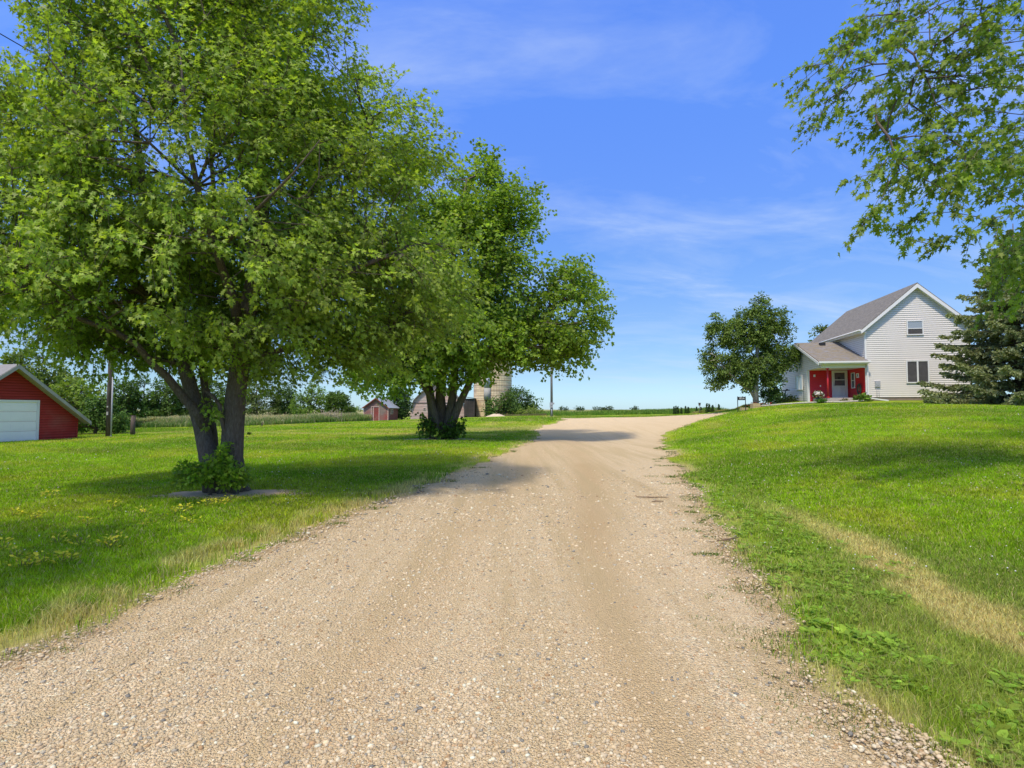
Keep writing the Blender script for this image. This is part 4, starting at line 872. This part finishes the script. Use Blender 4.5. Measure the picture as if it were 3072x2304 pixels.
t = local_thing('patio_table', WU-.5, 7.2, .0, 'small black bird feeder table against the wing wall', 'table'); MB().box((-.18,-.9,1.02),(.18,.75,1.07)).build('table_top', M['black'], t); MB().tube([(0,-.3,0),(0,-.2,.6),(0,-.3,1.03)],.035,6).build('leg', M['black'], t); MB().tube([(0,-.72,1.06),(0,-.72,1.16)],[.05,.10],8).build('finial', M['black'], t)
t = local_thing('garden_stake', WU-.15, 3.5, .0, 'thin dark metal rod standing against the wing wall', 'stake'); MB().tube([(0,0,0),(0,0,1.25)],.018,6).build('rod', M['black'], t)
# stone edging: individual pale rocks line
rg_ = random.Random(4); prev = None
ed_mb = MB()
for k in range(46):
    px = 2276+k*7.2; py = 1220-6.5*min(1, k/30)+.5; Yk = 44.5-5.3*min(1, k/34); p = at(px, py, Yk); z_ = gz(p[0], p[1]); r = .11+.05*rg_.random()
    vs = [(p[0]+r*(1.3)*math.cos(a)*rg_.uniform(.85, 1.15), p[1]+r*math.sin(a), z_+h) for h, s in ((0, 1), (.11, .8)) for a in [i*math.pi/3 for i in range(6)]]
    ed_mb.add(vs, [tuple(range(6))[::-1], tuple(range(6, 12))]+[(i, (i+1) % 6, 6+(i+1) % 6, 6+i) for i in range(6)], True)
tag(ed_mb.build('stone_edging', M['rock']), 'line of pale edging stones along the front of the house bed', 'edging')
def block(px, py, Y, w_, h_, d_, label, grp=None):
    p = at(px, py, Y); t = empty('retaining_block', (p[0], p[1], gz(p[0], p[1])-.03), label, 'block', grp)
    mb = MB(); 
    for k in range(3): mb.box((-w_/2+.004*k, -d_/2-.01*(k % 2), h_*k/3), (w_/2-.006*k, d_/2, h_*(k+1)/3-.012))
    mb.build('courses', M['tan_block'], t)
block(2266, 1223, 44.3, .62, .42, .5, 'tan stone block pillar just below the birch trunk')
block(2232, 1231, 44.0, .55, .26, .4, 'low tan stone block below the black sign')
# red flower bed at the birch foot
t = tag(leafmesh('flower_bed', (lambda rg: np.stack([rg.normal(bb[0]+.25, .45, 420), rg.normal(bb[1]-.5, .25, 420), bb[2]+rg.uniform(.0, .32, 420)], -1))(np.random.default_rng(8)), np.random.default_rng(9).normal(0, 1, (420, 3))+np.array([0, 0, .8]), np.random.default_rng(10).normal(0, 1, (420, 3)),
    np.random.default_rng(11).uniform(.07, .12, 420), jitcol(np.where(np.random.default_rng(12).uniform(0, 1, (420, 1)) < .45, [[.35, .03, .03]], [[.06, .1, .03]])), 'oval', M['leaf_far'], None), 'dark red flowers round the foot of the birch', 'flowers')
# black sign
p = at(2225, 1222, 43); t = empty('sign_board', (p[0], p[1], gz(p[0], p[1])), 'black sign board with white marks on two posts left of the birch', 'sign')
s_ = 43/F; zb = at(2225, 1200.5, 43)[2]-t.location.z; zt_ = at(2225, 1190.5, 43)[2]-t.location.z
MB().box((-12*s_,-.02,zb),(12*s_,.02,zt_)).build('board', M['black'], t)
for sx in (-1, 1): MB().box((sx*11.7*s_-.025,-.015,-.2),(sx*11.7*s_+.025,.015,zt_+.03)).build('post', M['black'], t)
hh_ = zt_-zb; mb = MB()
for x0, x1, z0, z1 in ((-6.5,-4.9,.3,.85),(-4.0,-2.4,.3,.85),(-1.9,-.5,.3,.85),(-6.5,-.5,.5,.62),(1.2,2.2,.25,.9),(4.0,5.0,.35,.6),(5.2,6.8,.45,.75),(7.2,8.4,.35,.55)): mb.box((x0*s_,-.028,zb+z0*hh_),(x1*s_,-.021,zb+z1*hh_))
mb.build('lettering', M['signwhite'], t)

# ------------------------------------------------------------------ red garage at the left
cr = at(229, 1315, 32.2); GW = 6.9; wdir = V3((.27, .963, 0)).normalized(); rz = math.atan2(wdir.y, wdir.x)
gp = V3((cr[0], cr[1], 0))-wdir*GW
GG = gz(cr[0], cr[1])-.02
gar = empty('red_garage', (gp.x, gp.y, GG), 'red clapboard garage with white overhead door at the left edge', 'garage', rz=rz)
ge, gpk, gd = 1.22, 3.98, 7.5; gs = (gpk-ge)/(GW/2)
MB().box((.02,.03,-.5),(GW-.02,gd,ge)).add([(.02,.03,ge),(GW-.02,.03,ge),(GW/2,.03,gpk-.05),(.02,gd,ge),(GW-.02,gd,ge),(GW/2,gd,gpk-.05)],[(0,1,2),(5,4,3),(0,2,5,3),(1,4,5,2)]).build('wall_core', M['garage_red'], gar)
lap('wall', M['garage_red'], gar, (0,.03,0), X3, FR, 0, gpk-.04, .14, lambda z: (0, GW) if z < ge else ((z-ge)/gs, GW-(z-ge)/gs), .05)
lap('wall', M['garage_red'], gar, (GW-.03,0,0), Y3, V3((1,0,0)), 0, ge+.05, .105, lambda z: (0, gd), .02)
dc = GW/2; dw = 1.28
mb = MB()
for k in range(4): mb.box((dc-dw,-.02,.02+k*.52),(dc+dw,.035,.02+(k+1)*.52-.012)); 
for k in range(4):
    for j in range(4): x0 = dc-dw+.1+j*(2*dw-.1)/4; mb.box((x0,-.03,.1+k*.52),(x0+.5,-.021,.44+k*.52))
gdoor = mb.build('garage_door', M['door_white'], gar)
mb = MB().box((dc-dw-.12,-.06,0),(dc-dw,.035,2.085)).box((dc+dw,-.06,0),(dc+dw+.12,.035,2.085)).box((dc-dw-.12,-.06,2.085),(dc+dw+.12,.035,2.2)); mb.build('door_frame', M['white'], gar)
go, gg = .42, .55; gez = ge-gs*go+.1
roofslab('roof', M['roof_garage'], gar, [(-go,-gg,gez),(-go,gd+.3,gez),(GW/2,gd+.3,gpk+.1),(GW/2,-gg,gpk+.1)], .09)
roofslab('roof', M['roof_garage'], gar, [(GW+go,gd+.3,gez),(GW+go,-gg,gez),(GW/2,-gg,gpk+.1),(GW/2,gd+.3,gpk+.1)], .09)
mb = MB()
for s in (-1, 1):
    xe = GW/2+s*(GW/2+go)
    q = [(xe,-gg-.03,gez-.0),(GW/2,-gg-.03,gpk+.07),(GW/2,-gg-.03,gpk-.14),(xe,-gg-.03,gez-.2)]; mb.slab(q if s < 0 else q[::-1], (0,.04,0))
    q = [(xe,-gg+.02,gez-.14),(GW/2,-gg+.02,gpk-.08),(GW/2,.0,gpk-.08),(xe,.0,gez-.14)]; mb.slab(q if s < 0 else q[::-1], (0,0,.025))
mb.build('fascia', M['white_dirty'], gar)
MB().box((GW-.04,-.03,0),(GW+.05,.05,ge)).build('corner_trim', M['garage_red'], gar)

# ------------------------------------------------------------------ weathered shed
Ys = 70; a_ = at(1091, 1263, Ys); sG = gz(a_[0], a_[1]); SW, SD, SE, SP_ = 3.12, 4.9, 1.78, 2.92
shed = empty('wooden_shed', (a_[0], a_[1], sG-.03), 'small weathered red and grey shed with tin roof', 'shed', rz=R(-3))
ssl = (SP_-SE)/(SW/2); 
MB().box((.02,.03,-.4),(SW-.02,SD-.03,SE)).add([(.02,.03,SE),(SW-.02,.03,SE),(SW/2,.03,SP_-.04),(.02,SD-.03,SE),(SW-.02,SD-.03,SE),(SW/2,SD-.03,SP_-.04)],[(0,1,2),(5,4,3),(0,2,5,3),(1,4,5,2)]).build('wall_core', M['shed_wood'], shed)
lap('wall', M['shed_wood'], shed, (0,.03,0), X3, FR, 0, SP_-.04, .13, lambda z: (0, SW) if z < SE else ((z-SE)/ssl, SW-(z-SE)/ssl), .03)
lap('side_wall', M['shed_red'], shed, (SW-.03,0,0), Y3, V3((1,0,0)), 0, SE, .13, lambda z: (0, SD), .03)
MB().box((SW*.42,-.03,.05),(SW*.62,.0,1.72)).build('shed_door', M['shed_red'], shed)
mb = MB(); 
for x0 in (SW*.30, SW*.39, SW*.62): mb.box((x0,-.05,0),(x0+.09,.0,1.82))
mb.box((SW*.3,-.06,1.82),(SW*.65,.0,1.9)); mb.box((SW-.05,-.05,0),(SW+.05,.06,SE)); mb.box((-.04,-.05,0),(.06,.05,SE)); mb.build('door_trim', M['barn_wood'], shed)
for y0 in (.95, 1.75): window(shed, (SW+.0,0,0), Y3, V3((1,0,0)), y0, y0+.55, .85, 1.5, .08, 'glass_dark', trim='barn_wood')
so2 = .22; sez = SE-ssl*so2+.06
roofslab('roof', M['galv'], shed, [(-so2,-.25,sez),(-so2,SD+.2,sez),(SW/2,SD+.2,SP_+.06),(SW/2,-.25,SP_+.06)], .05)
roofslab('roof', M['galv'], shed, [(SW+so2,SD+.2,sez),(SW+so2,-.25,sez),(SW/2,-.25,SP_+.06),(SW/2,SD+.2,SP_+.06)], .05)
mb = MB()
for s in (-1, 1):
    xe = SW/2+s*(SW/2+so2); q = [(xe,-.28,sez-.02),(SW/2,-.28,SP_+.04),(SW/2,-.28,SP_-.1),(xe,-.28,sez-.13)]; mb.slab(q if s < 0 else q[::-1], (0,.04,0))
mb.build('rake_board', M['shed_red'], shed)

# ------------------------------------------------------------------ barn with rounded roof, lean-to and silo
Yn = 83; a_ = at(1231, 1257, Yn); bG = gz(a_[0], a_[1]); sn = Yn/F
barn = empty('old_barn', (a_[0], a_[1], bG-.05), 'old weathered barn with curved gambrel end behind the second maple', 'barn', rz=R(4))
BW = 8.1; prof = [(0, 0), (.0, 1.6), (.45, 2.9), (1.6, 4.1), (BW/2, 5.7)]
def bx(z):
    zs = [p[1] for p in prof]; xs_ = [p[0] for p in prof]; x = float(np.interp(z, zs, xs_)); return (x, BW-x)
full = prof+[(BW-x, z) for x, z in prof[-2::-1]]
BD = 12
mb = MB(); mb.slab([(x, .05, z) for x, z in full], (0, BD, 0)); mb.build('wall_core', M['barn_wood'], barn)
lap('gable_wall', M['barn_wood'], barn, (0,.05,0), X3, FR, 0, 5.68, .22, bx, .045)
rp_ = prof[1:]
for s in (0, 1):
    for (x0, z0), (x1, z1) in zip(rp_[:-1], rp_[1:]):
        if s: x0, x1 = BW-x0, BW-x1
        e0, e1 = (x0, -.35, z0+.05), (x0, BD+.3, z0+.05); r0_, r1 = (x1, BD+.3, z1+.05), (x1, -.35, z1+.05)
        roofslab('roof', M['roof_garage'], barn, [e0, e1, r0_, r1] if not s else [e1, e0, r1, r0_], .1)
mb = MB().box((2.6,-.02,0),(2.75,.0,2.4)).box((4.4,-.03,.2),(5.6,.02,2.2)).box((0,-.03,2.42),(BW,.0,2.52)); mb.build('door_trim', M['dark_wood'], barn)
window(barn, (0,0,0), X3, FR, 1.9, 2.3, 1.4, 1.75, .06, 'glass_dark', trim='barn_wood')
p = at(1392, 1256, 82); lt = empty('lean_to_shed', (p[0], p[1], gz(p[0], p[1])-.05), 'dark boarded lean-to shed squeezed between barn and silo', 'shed')
LW = 31*82/F
MB().box((0,0,-.2),(LW,4,2.95)).build('walls', M['dark_wood'], lt); MB().slab([(-.2,-.3,3.22),(LW+.05,-.3,2.98),(LW+.05,4,2.98),(-.2,4,3.22)],(0,0,.09)).build('roof', M['galv'], lt)
mb = MB(); 
for k in range(5): mb.box((.05+k*.32,-.035,0),(.30+k*.32,-.004,2.9-(k % 2)*.05))
mb.build('boards', M['dark_wood'], lt)
m, g = mat('glazed silo tile'); uv = g.n('TexCoord').outputs['UV']
br = g.n('TexBrick', {'Vector': uv, 'Color1': (.80, .64, .38), 'Color2': (.70, .54, .31), 'Mortar': (.30, .22, .14), 'Scale': 1.0, 'Mortar Size': .022, 'Brick Width': .42, 'Row Height': .34}, offset=0.0)
nz = g.noise(uv, .8, 4, .65); c = g.mix(g.ramp(nz, [(.45, 0), (.7, .55)]), br, (.50, .37, .24))
b_ = g.n('BsdfPrincipled', {'Base Color': c, 'Roughness': .45, 'Specular IOR Level': .35}); g.n('OutputMaterial', {0: b_}); M['tile'] = m
p = at(1478, 1254, 86); silo = empty('tile_silo', (p[0], p[1], gz(p[0], p[1])-.1), 'tan glazed tile silo with rusty hoops and pale chute', 'silo'); sr = 57*86/F; SH = 10.2
me = bpy.data.meshes.new('tile_wall'); n = 64; vs = []; fs = []
for k in range(n+1):
    a = 2*math.pi*k/n; vs += [(sr*math.cos(a), sr*math.sin(a), 0), (sr*math.cos(a), sr*math.sin(a), SH)]
fs = [(2*k, 2*k+2, 2*k+3, 2*k+1) for k in range(n)]; me.from_pydata(vs, [], fs); uvl = me.uv_layers.new(name='UVMap')
for l in me.loops: uvl.data[l.index].uv = ((l.vertex_index//2)*2*math.pi*sr/n, vs[l.vertex_index][2])
me.polygons.foreach_set('use_smooth', [True]*n); o_ = bpy.data.objects.new('tile_wall', me); C.objects.link(o_); me.materials.append(m); o_.parent = silo
mb = MB(); n = 40
for k in range(13): mb.tube([((sr+.03)*math.cos(a), (sr+.03)*math.sin(a), .35+k*.78) for a in np.linspace(0, 2*math.pi, n)], .014, 5)
mb.build('hoops', M['rust'], silo); MB().tube([(0,0,SH),(0,0,SH+.5),(0,0,SH+1.1)],[sr+.08, sr*.75, .2],32).build('silo_roof', M['galv'], silo)
a = R(-104); chx, chy = sr*math.cos(a), sr*math.sin(a)
for k in range(4): MB().tube([(chx, chy-.1, 2.8+k*1.85),(chx, chy-.1, 2.8+k*1.85+1.8)], .5, 16).build('chute', M['galv'] if k % 2 else M['white_dirty'], silo)
MB().tube([(chx, chy-.1, 10.2),(chx, chy-.1, 10.45),(chx, chy-.1, 10.6)], [.52, .4, .1], 14).build('chute_cap', M['galv'], silo)
MB().box((chx-.3, chy-.15, .2),(chx+.5, chy+.3, 2.75)).build('doorway', M['black'], silo)

# ------------------------------------------------------------------ poles, wire, posts
p = at(326, 1311, 33); t = empty('utility_pole', (p[0], p[1], gz(p[0], p[1])), 'tall dark wooden pole with pale conduit behind the garage corner', 'pole')
MB().tube([(0,0,-.2),(0,0,4),(0,0,8.2)],[.17,.15,.12],12).build('pole', M['polewood'], t); MB().tube([(.19,-.08,0),(.19,-.08,3.6)],.04,6).tube([(.19,-.08,0),(.19,-.08,.05)],.06,6).build('conduit', M['meter'], t); MB().box((-.05,-.19,1.3),(.05,-.16,1.5)).box((-.04,-.19,1.75),(.04,-.16,1.85)).build('marker', M['white_dirty'], t)
p = at(398, 1305, 35); t = tag(MB().tube([(0,0,-.2),(0,0,.6),(0.02,0,1.22)],[.135,.13,.12],9,wob=.08).box((-.10,-.1,1.2),(.12,.1,1.235)).build('wooden_post', M['polewood']), 'short thick wooden post right of the tall pole', 'post'); t.location = (p[0], p[1], gz(p[0], p[1]))
p = at(1655, 1249, 60); PX, PY, PZ = p[0], p[1], gz(p[0], p[1]); t = empty('yard_pole', (PX, PY, PZ), 'slim grey yard pole with electric meter box near the drive end', 'pole')
MB().tube([(0,0,-.2),(0,0,5),(0,0,9.2)],[.15,.12,.09],12).build('pole', M['polegrey'], t); MB().box((-.22,-.30,.95),(.12,-.12,1.5)).tube([(-.05,-.34,1.3),(-.05,-.28,1.3)],.11,12).box((.1,-.2,1.3),(.28,-.1,1.5)).build('meter_box', M['meter'], t)
MB().tube([(.08,-.16,1.5),(.08,-.13,5),(.08,-.11,8.6)],.025,6).build('conduit', M['meter'], t); MB().box((-.3,-.1,0),(.25,.1,.02)).tube([(0,-.17,0),(0,-.17,.95)],.05,8).build('riser', M['galv'], t)
A_, B_ = V3((-14, 0, 9.9)), V3((PX, PY, PZ+9.0)); pts = []
for k in range(41): s = k/40; q = A_.lerp(B_, s); q.z -= 4*.7*s*(1-s); pts.append(tuple(q))
tag(MB().tube(pts, .011, 5).build('power_line', M['black']), 'thin black overhead wire crossing the sky at top left', 'wire')
for k, (px, pb, Y, hh, lb) in enumerate([(1024,1266,63,1.1,'thin fence post in the weeds left of the shed'),(1052,1264,66,1.1,'thin fence post nearest the shed corner'),(786,1284,50,.35,'tiny low stub on the lawn right of the near maple trunk')]):
    p = at(px, pb, Y); t = tag(MB().tube([(0,0,-.1),(0,0,hh)],[.05,.045],7).box((-.055,-.055,hh-.02),(.055,.055,hh+.02)).build('fence_post', M['polewood']), lb, 'post'); t.location = (p[0], p[1], gz(p[0], p[1]))

# ------------------------------------------------------------------ tall weeds, crops, small far things
def band(name, n, poly, hlo, hhi, wd, cols, lean=.25, clump=0):
    t = rng.uniform(0, 1, n); s = rng.uniform(0, 1, n); P = np.array(poly, float)     # poly: list of (x_near, y_near, depth)
    u = t*(len(P)-1); i = np.minimum(u.astype(int), len(P)-2); f = u-i
    b0 = P[i]*(1-f[:, None])+P[i+1]*f[:, None]; x = b0[:, 0]; y = b0[:, 1]+s*b0[:, 2]
    h = (hlo+(hhi-hlo)*fbm(x*.4, y*.4, 12, 3)*1.3)*rng.uniform(.6, 1.15, n)*(.55+.45*ss(0, .35, s))
    ci = np.array(cols); k = np.clip(rng.normal(.2+.9*s, .25, n), 0, 1)*(len(ci)-1); j = np.minimum(k.astype(int), len(ci)-2); f = (k-j)[:, None]; c = ci[j]*(1-f)+ci[j+1]*f
    return tag(blades(name, x, y, h, wd*rng.uniform(.6, 1.4, n), jitcol(c, .15), lean, True), kind='stuff')
def hp(px, py, Y, d): c = at(px, py, Y); return (c[0], c[1], d)
band('tall_weeds', 42000, [hp(330,1290,46,8), hp(400,1284,49,8), hp(560,1281,50,9), hp(750,1278,52,9), hp(900,1271,57,9), hp(1000,1267,61,9), hp(1090,1265,66,7)], .55, 1.15, .075, [(.13,.24,.04),(.22,.30,.09),(.52,.48,.26),(.75,.60,.36)])
band('crop_rows', 26000, [hp(1540,1246,100,30), hp(1700,1246,95,30), hp(1900,1246,90,30), hp(2000,1247,84,30), hp(2110,1244,78,30), hp(2230,1240,72,26)], .55, .95, .12, [(.12,.23,.03),(.18,.29,.04),(.30,.36,.09)])
band('verge_weeds', 9000, [hp(2120,1243,60,5), hp(2180,1238,56,5), hp(2240,1232,50,5), hp(2262,1226,48,4)], .15, .42, .07, [(.12,.2,.03),(.26,.28,.06),(.42,.38,.14)])
band('verge_weeds', 5000, [hp(1465,1256,79,2), hp(1560,1254,74,2), hp(1640,1252,72,2)], .15, .4, .06, [(.16,.17,.05),(.3,.25,.12),(.1,.15,.04)])
# dead pale brush before the end tree of the far row
rg = np.random.default_rng(17); p = at(990, 1264, 62); mb = MB()
for k in range(60):
    a = rg.uniform(0, 6.28); r = rg.uniform(.2, 1.6); h__ = rg.uniform(.7, 1.9); x0 = rg.normal(0, .5); mb.tube([(x0, 0, 0), (x0+r*.5*math.cos(a), r*.2*math.sin(a), h__*.7), (x0+r*math.cos(a), r*.4*math.sin(a), h__*rg.uniform(.7, 1))], [.03, .022, .012], 4, False)
t = tag(mb.build('brush_pile', simple('pale dead branches', (.4, .33, .24), .9, .2)), 'tangle of pale dead branches in the weeds before the far trees', 'brush pile'); t.location = (p[0], p[1], gz(p[0], p[1]))
# dirt heap by the silo
def heap(name, px, py, Y, rx, ry, h, mt, label, cat, seed):
    p = at(px, py, Y); n = 28; vs = [(0, 0, h)]; fs = []
    for ri, (r, hh) in enumerate(((.3, .92), (.6, .55), (.85, .2), (1.05, -.06))):
        for k in range(n):
            a = 2*math.pi*k/n; q = r*(1+.28*(float(vn(np.array(a*3.+ri), np.array(seed+.5), seed))-.5)); vs.append((rx*q*math.cos(a), ry*q*math.sin(a), h*hh*(1+.5*(float(vn(np.array(a*5.), np.array(ri*2.), seed+3))-.5))))
    fs = [(0, 1+k, 1+(k+1) % n) for k in range(n)]+[(1+r*n+k, 1+(r+1)*n+k, 1+(r+1)*n+(k+1) % n, 1+r*n+(k+1) % n) for r in range(3) for k in range(n)]
    t = tag(MB().add(vs, fs, True).build(name, mt), label, cat); t.location = (p[0], p[1], gz(p[0], p[1])); return t
heap('dirt_heap', 1488, 1258, 74, 1.3, .9, .34, simple('pale earth heap', (.55, .44, .30), .95, .3, 4, bump=.6, bscale=9), 'low heap of pale earth in the grass before the silo', 'dirt heap', 4)
# row of narrow young evergreens on the skyline
kk_ = 0
row = [(2022,14,'first slim evergreen from the left on the skyline row'),(2028,16,'second slim evergreen from the left on the skyline row'),(2034,14,'third slim evergreen from the left on the skyline row'),(2044,11,'small bushy evergreen after the first three on the skyline'),(2057,15,'slim evergreen standing alone left of the skyline birdhouse pole'),
 (2065,13,'slim evergreen close right of the lone one on the skyline'),(2090,13,'small evergreen just left of the skyline birdhouse pole'),(2103,12,'small evergreen just right of the skyline birdhouse pole'),(2121,20,'tallest slim evergreen on the skyline'),(2128,19,'slim evergreen right beside the tallest on the skyline'),(2138,16,'bushy evergreen on the skyline left of the thin rod'),(2157,17,'last evergreen of the skyline row near the black sign')]
for px, hpx, lb in row:
    Y = 66 if px < 2110 else 58; p = at(px, 1234, Y); zb_ = gz(p[0], p[1]); top = at(px, 1235-hpx-(3 if px > 2110 else 0), Y)[2]; H = max(.5, 1.0*(top-zb_)); rg = np.random.default_rng(px)
    t = empty('young_evergreen', (p[0], p[1], zb_), lb, 'evergreen', 'young evergreens on the skyline'); MB().tube([(0, 0, -.05), (0, 0, H*.9)], [.03, .01], 5).build('trunk', M['bark_dark'], t)
    n = 260; zz_ = rg.uniform(0, 1, n)**1.3; a = rg.uniform(0, 6.28, n); r = .11*(1-zz_)**.7*rg.uniform(.4, 1.2, n)+.02
    q = np.stack([r*np.cos(a), r*np.sin(a), zz_*H*.97+.03], -1); ax = np.stack([np.cos(a)*.5, np.sin(a)*.5, np.full(n, 1.)], -1)
    leafmesh('crown', q, ax, rg.normal(0, 1, (n, 3)), rg.uniform(.08, .15, n), jitcol(np.tile([[.06, .11, .03]], (n, 1))), 'tri', M['needle'], t)
p = at(2099, 1236, 62); t = empty('birdhouse', (p[0], p[1], gz(p[0], p[1])), 'tiny birdhouse on a thin pole on the skyline', 'birdhouse'); zt_ = at(2099, 1210, 62)[2]-t.location.z
MB().tube([(0,0,0),(0,0,zt_-.2)],.025,6).build('pole', M['polegrey'], t); MB().box((-.09,-.09,zt_-.25),(.09,.09,zt_)).slab([(-.13,-.12,zt_),(.13,-.12,zt_),(.13,.12,zt_),(-.13,.12,zt_)],(0,0,.06)).build('box', M['polewood'], t)
p = at(2148, 1234, 58); t = tag(MB().tube([(0,0,0),(0,0,.6),(0,0,at(2148,1207,58)[2]-gz(p[0],p[1]))],[.03,.025,.015],6).build('thin_rod', M['meter']), 'thin grey rod standing on the skyline left of the black sign', 'rod'); t.location = (p[0], p[1], gz(p[0], p[1]))
for k, (px, w_, lb) in enumerate([(1690,16,'tiny distant tree clump on the horizon just right of the yard pole'),(1738,12,'second tiny distant tree clump on the horizon'),(1796,26,'widest tiny tree clump on the horizon above the drive'),(1825,12,'tiny low tree clump right of the widest one on the horizon'),(1902,8,'smallest tree speck on the horizon above the drive crest')]):
    small_tree('tree', lb, 'tree', px, 1230, 700, [(px, 1228.5, w_*.6, 5),(px+w_*.3, 1229, w_*.35, 4)], 50, 8, 1.6, (.07, .11, .06), 120+k, group='tiny trees on the horizon')

# ------------------------------------------------------------------ small things on the near ground
for k, (px, py, L_, rot, bend, lb) in enumerate([(1965,1498,.55,.05,.12,'bent dead twig lying on the gravel, the longer one'),(1975,1511,.2,-.05,.0,'short dead twig on the gravel below the bent one'),(2190,1628,.35,.5,.05,'dead twig at the grass edge right of the drive')]):
    x0, y0 = hit(px, py); z_ = gz(x0, y0)+.028; c_, s_2 = math.cos(rot), math.sin(rot)
    tag(MB().tube([(x0-L_*.6*c_, y0-L_*.6*s_2+bend, z_), (x0-L_*.2*c_, y0-L_*.2*s_2, z_+.01), (x0+L_*.5*c_, y0+L_*.5*s_2+.03, z_+.004)], [.007, .012, .006], 6).build('twig', M['stick']), lb, 'twig')
# broadleaf weeds along the right verge
rg = np.random.default_rng(77); pos = []; ax = []; nm = []; sz = []
for k in range(950):
    yy = 2.4*math.exp(rg.uniform(0, 1)*math.log(6)); e_ = abs(rg.normal(.55, .42)); xx = float(xr(yy))+.12+e_
    if fbm(np.array(xx*1.3), np.array(yy*1.3), 61, 2) < .36: continue
    n = int(rg.integers(5, 11)); z_ = gz(xx, yy)+.03; s = .028*(2.6**rg.uniform(0, 1))
    for j in range(n):
        a = 2*math.pi*j/n+rg.normal(0, .3); d = np.array([math.cos(a), math.sin(a), rg.uniform(.1, .6)]); pos.append((xx, yy, z_)+d*.015); ax.append(d); nm.append((0+rg.normal(0, .2), rg.normal(0, .2), 1)); sz.append(s*rg.uniform(.7, 1.2))
pos = np.array(pos); tag(leafmesh('broadleaf_weeds', pos, np.array(ax), np.array(nm), np.array(sz), jitcol(np.tile([[.24, .37, .045]], (len(pos), 1)), .2), 'oval', M['grass'], None), kind='stuff')
# clover heads in the lawns
n = 260; x, y = scatter(n*4, 5.5, 22); e = edge(x, y); kp = (e > .3) & (fbm(x*.5, y*.5, 88, 2) > .55) & (dirt(x, y) > 1.2); x, y = x[kp], y[kp]; s = np.maximum(.007, .0008*y)*rng.uniform(.7, 1.3, len(x)); V = (IV[None]*s[:, None, None]+np.stack([x, y, ht(x, y)+.06], -1)[:, None]).reshape(-1, 3)
tag(mesh_np('clover_flowers', V, (IF[None]+np.arange(len(x))[:, None, None]*len(IV)).reshape(-1, 3), simple('white clover head', (.7, .68, .62), .8), smooth=True), kind='stuff')
# yellowing weed sprigs scattered on the left lawn: each a plant
spr = [(1290,462),(1355,455),(1420,440),(1085,510),(1150,490),(890,515),(905,590),(1180,575),(700,470),(680,730),(500,710),(360,695),(715,685),(100,790),(130,850),(175,845),(270,825),(390,815),(440,815),(90,520),(200,548),(235,545),(290,400),(330,402),(20,735),(540,580)]
ordn = ['leftmost', 'second', 'third', 'fourth', 'fifth', 'sixth', 'seventh', 'eighth', 'ninth']
sprl = [''] * len(spr)
for lo2, hi2, nm2 in ((0, 500, 'farthest, just below the dirt ring'), (500, 600, 'second farthest'), (600, 740, 'third'), (740, 999, 'nearest')):
    ids = sorted([k for k, c_ in enumerate(spr) if lo2 <= c_[1] < hi2], key=lambda k: spr[k][0])
    for r_, k in enumerate(ids): sprl[k] = ('leftmost' if r_ == 0 else ordn[r_]+' from the left') + ' yellow weed sprig in the '+nm2.split(',')[0]+' row of the left lawn'
for k, (cx, cy) in enumerate(spr):
    px, py = cx/2.074, 1300+cy/2.074; x0, y0 = hit(px, py); t = empty('weed_sprig', (x0, y0, gz(x0, y0)), sprl[k], 'weed', 'yellow weed sprigs on the left lawn'); rg = np.random.default_rng(k+200)
    n = 22; a = rg.uniform(0, 6.28, n); hz = rg.uniform(.02, .14, n); r = rg.uniform(.01, .10, n)
    MB().tube([(0,0,0),(.01,0,.12)],[.004,.002],4).tube([(0,0,0),(.06,.02,.10)],[.003,.002],4).tube([(0,0,0),(-.06,.0,.10)],[.003,.002],4).build('stem', M['stick'], t)
    leafmesh('leaves', np.stack([r*np.cos(a)*1.3, r*np.sin(a), hz], -1), np.stack([np.cos(a), np.sin(a), np.full(n, .5)], -1), rg.normal(0, .4, (n, 3))+np.array([0, 0, 1]), rg.uniform(.035, .06, n), jitcol(np.tile([[.62, .58, .05]], (n, 1)), .12), 'oval', M['leaf_far'], t)
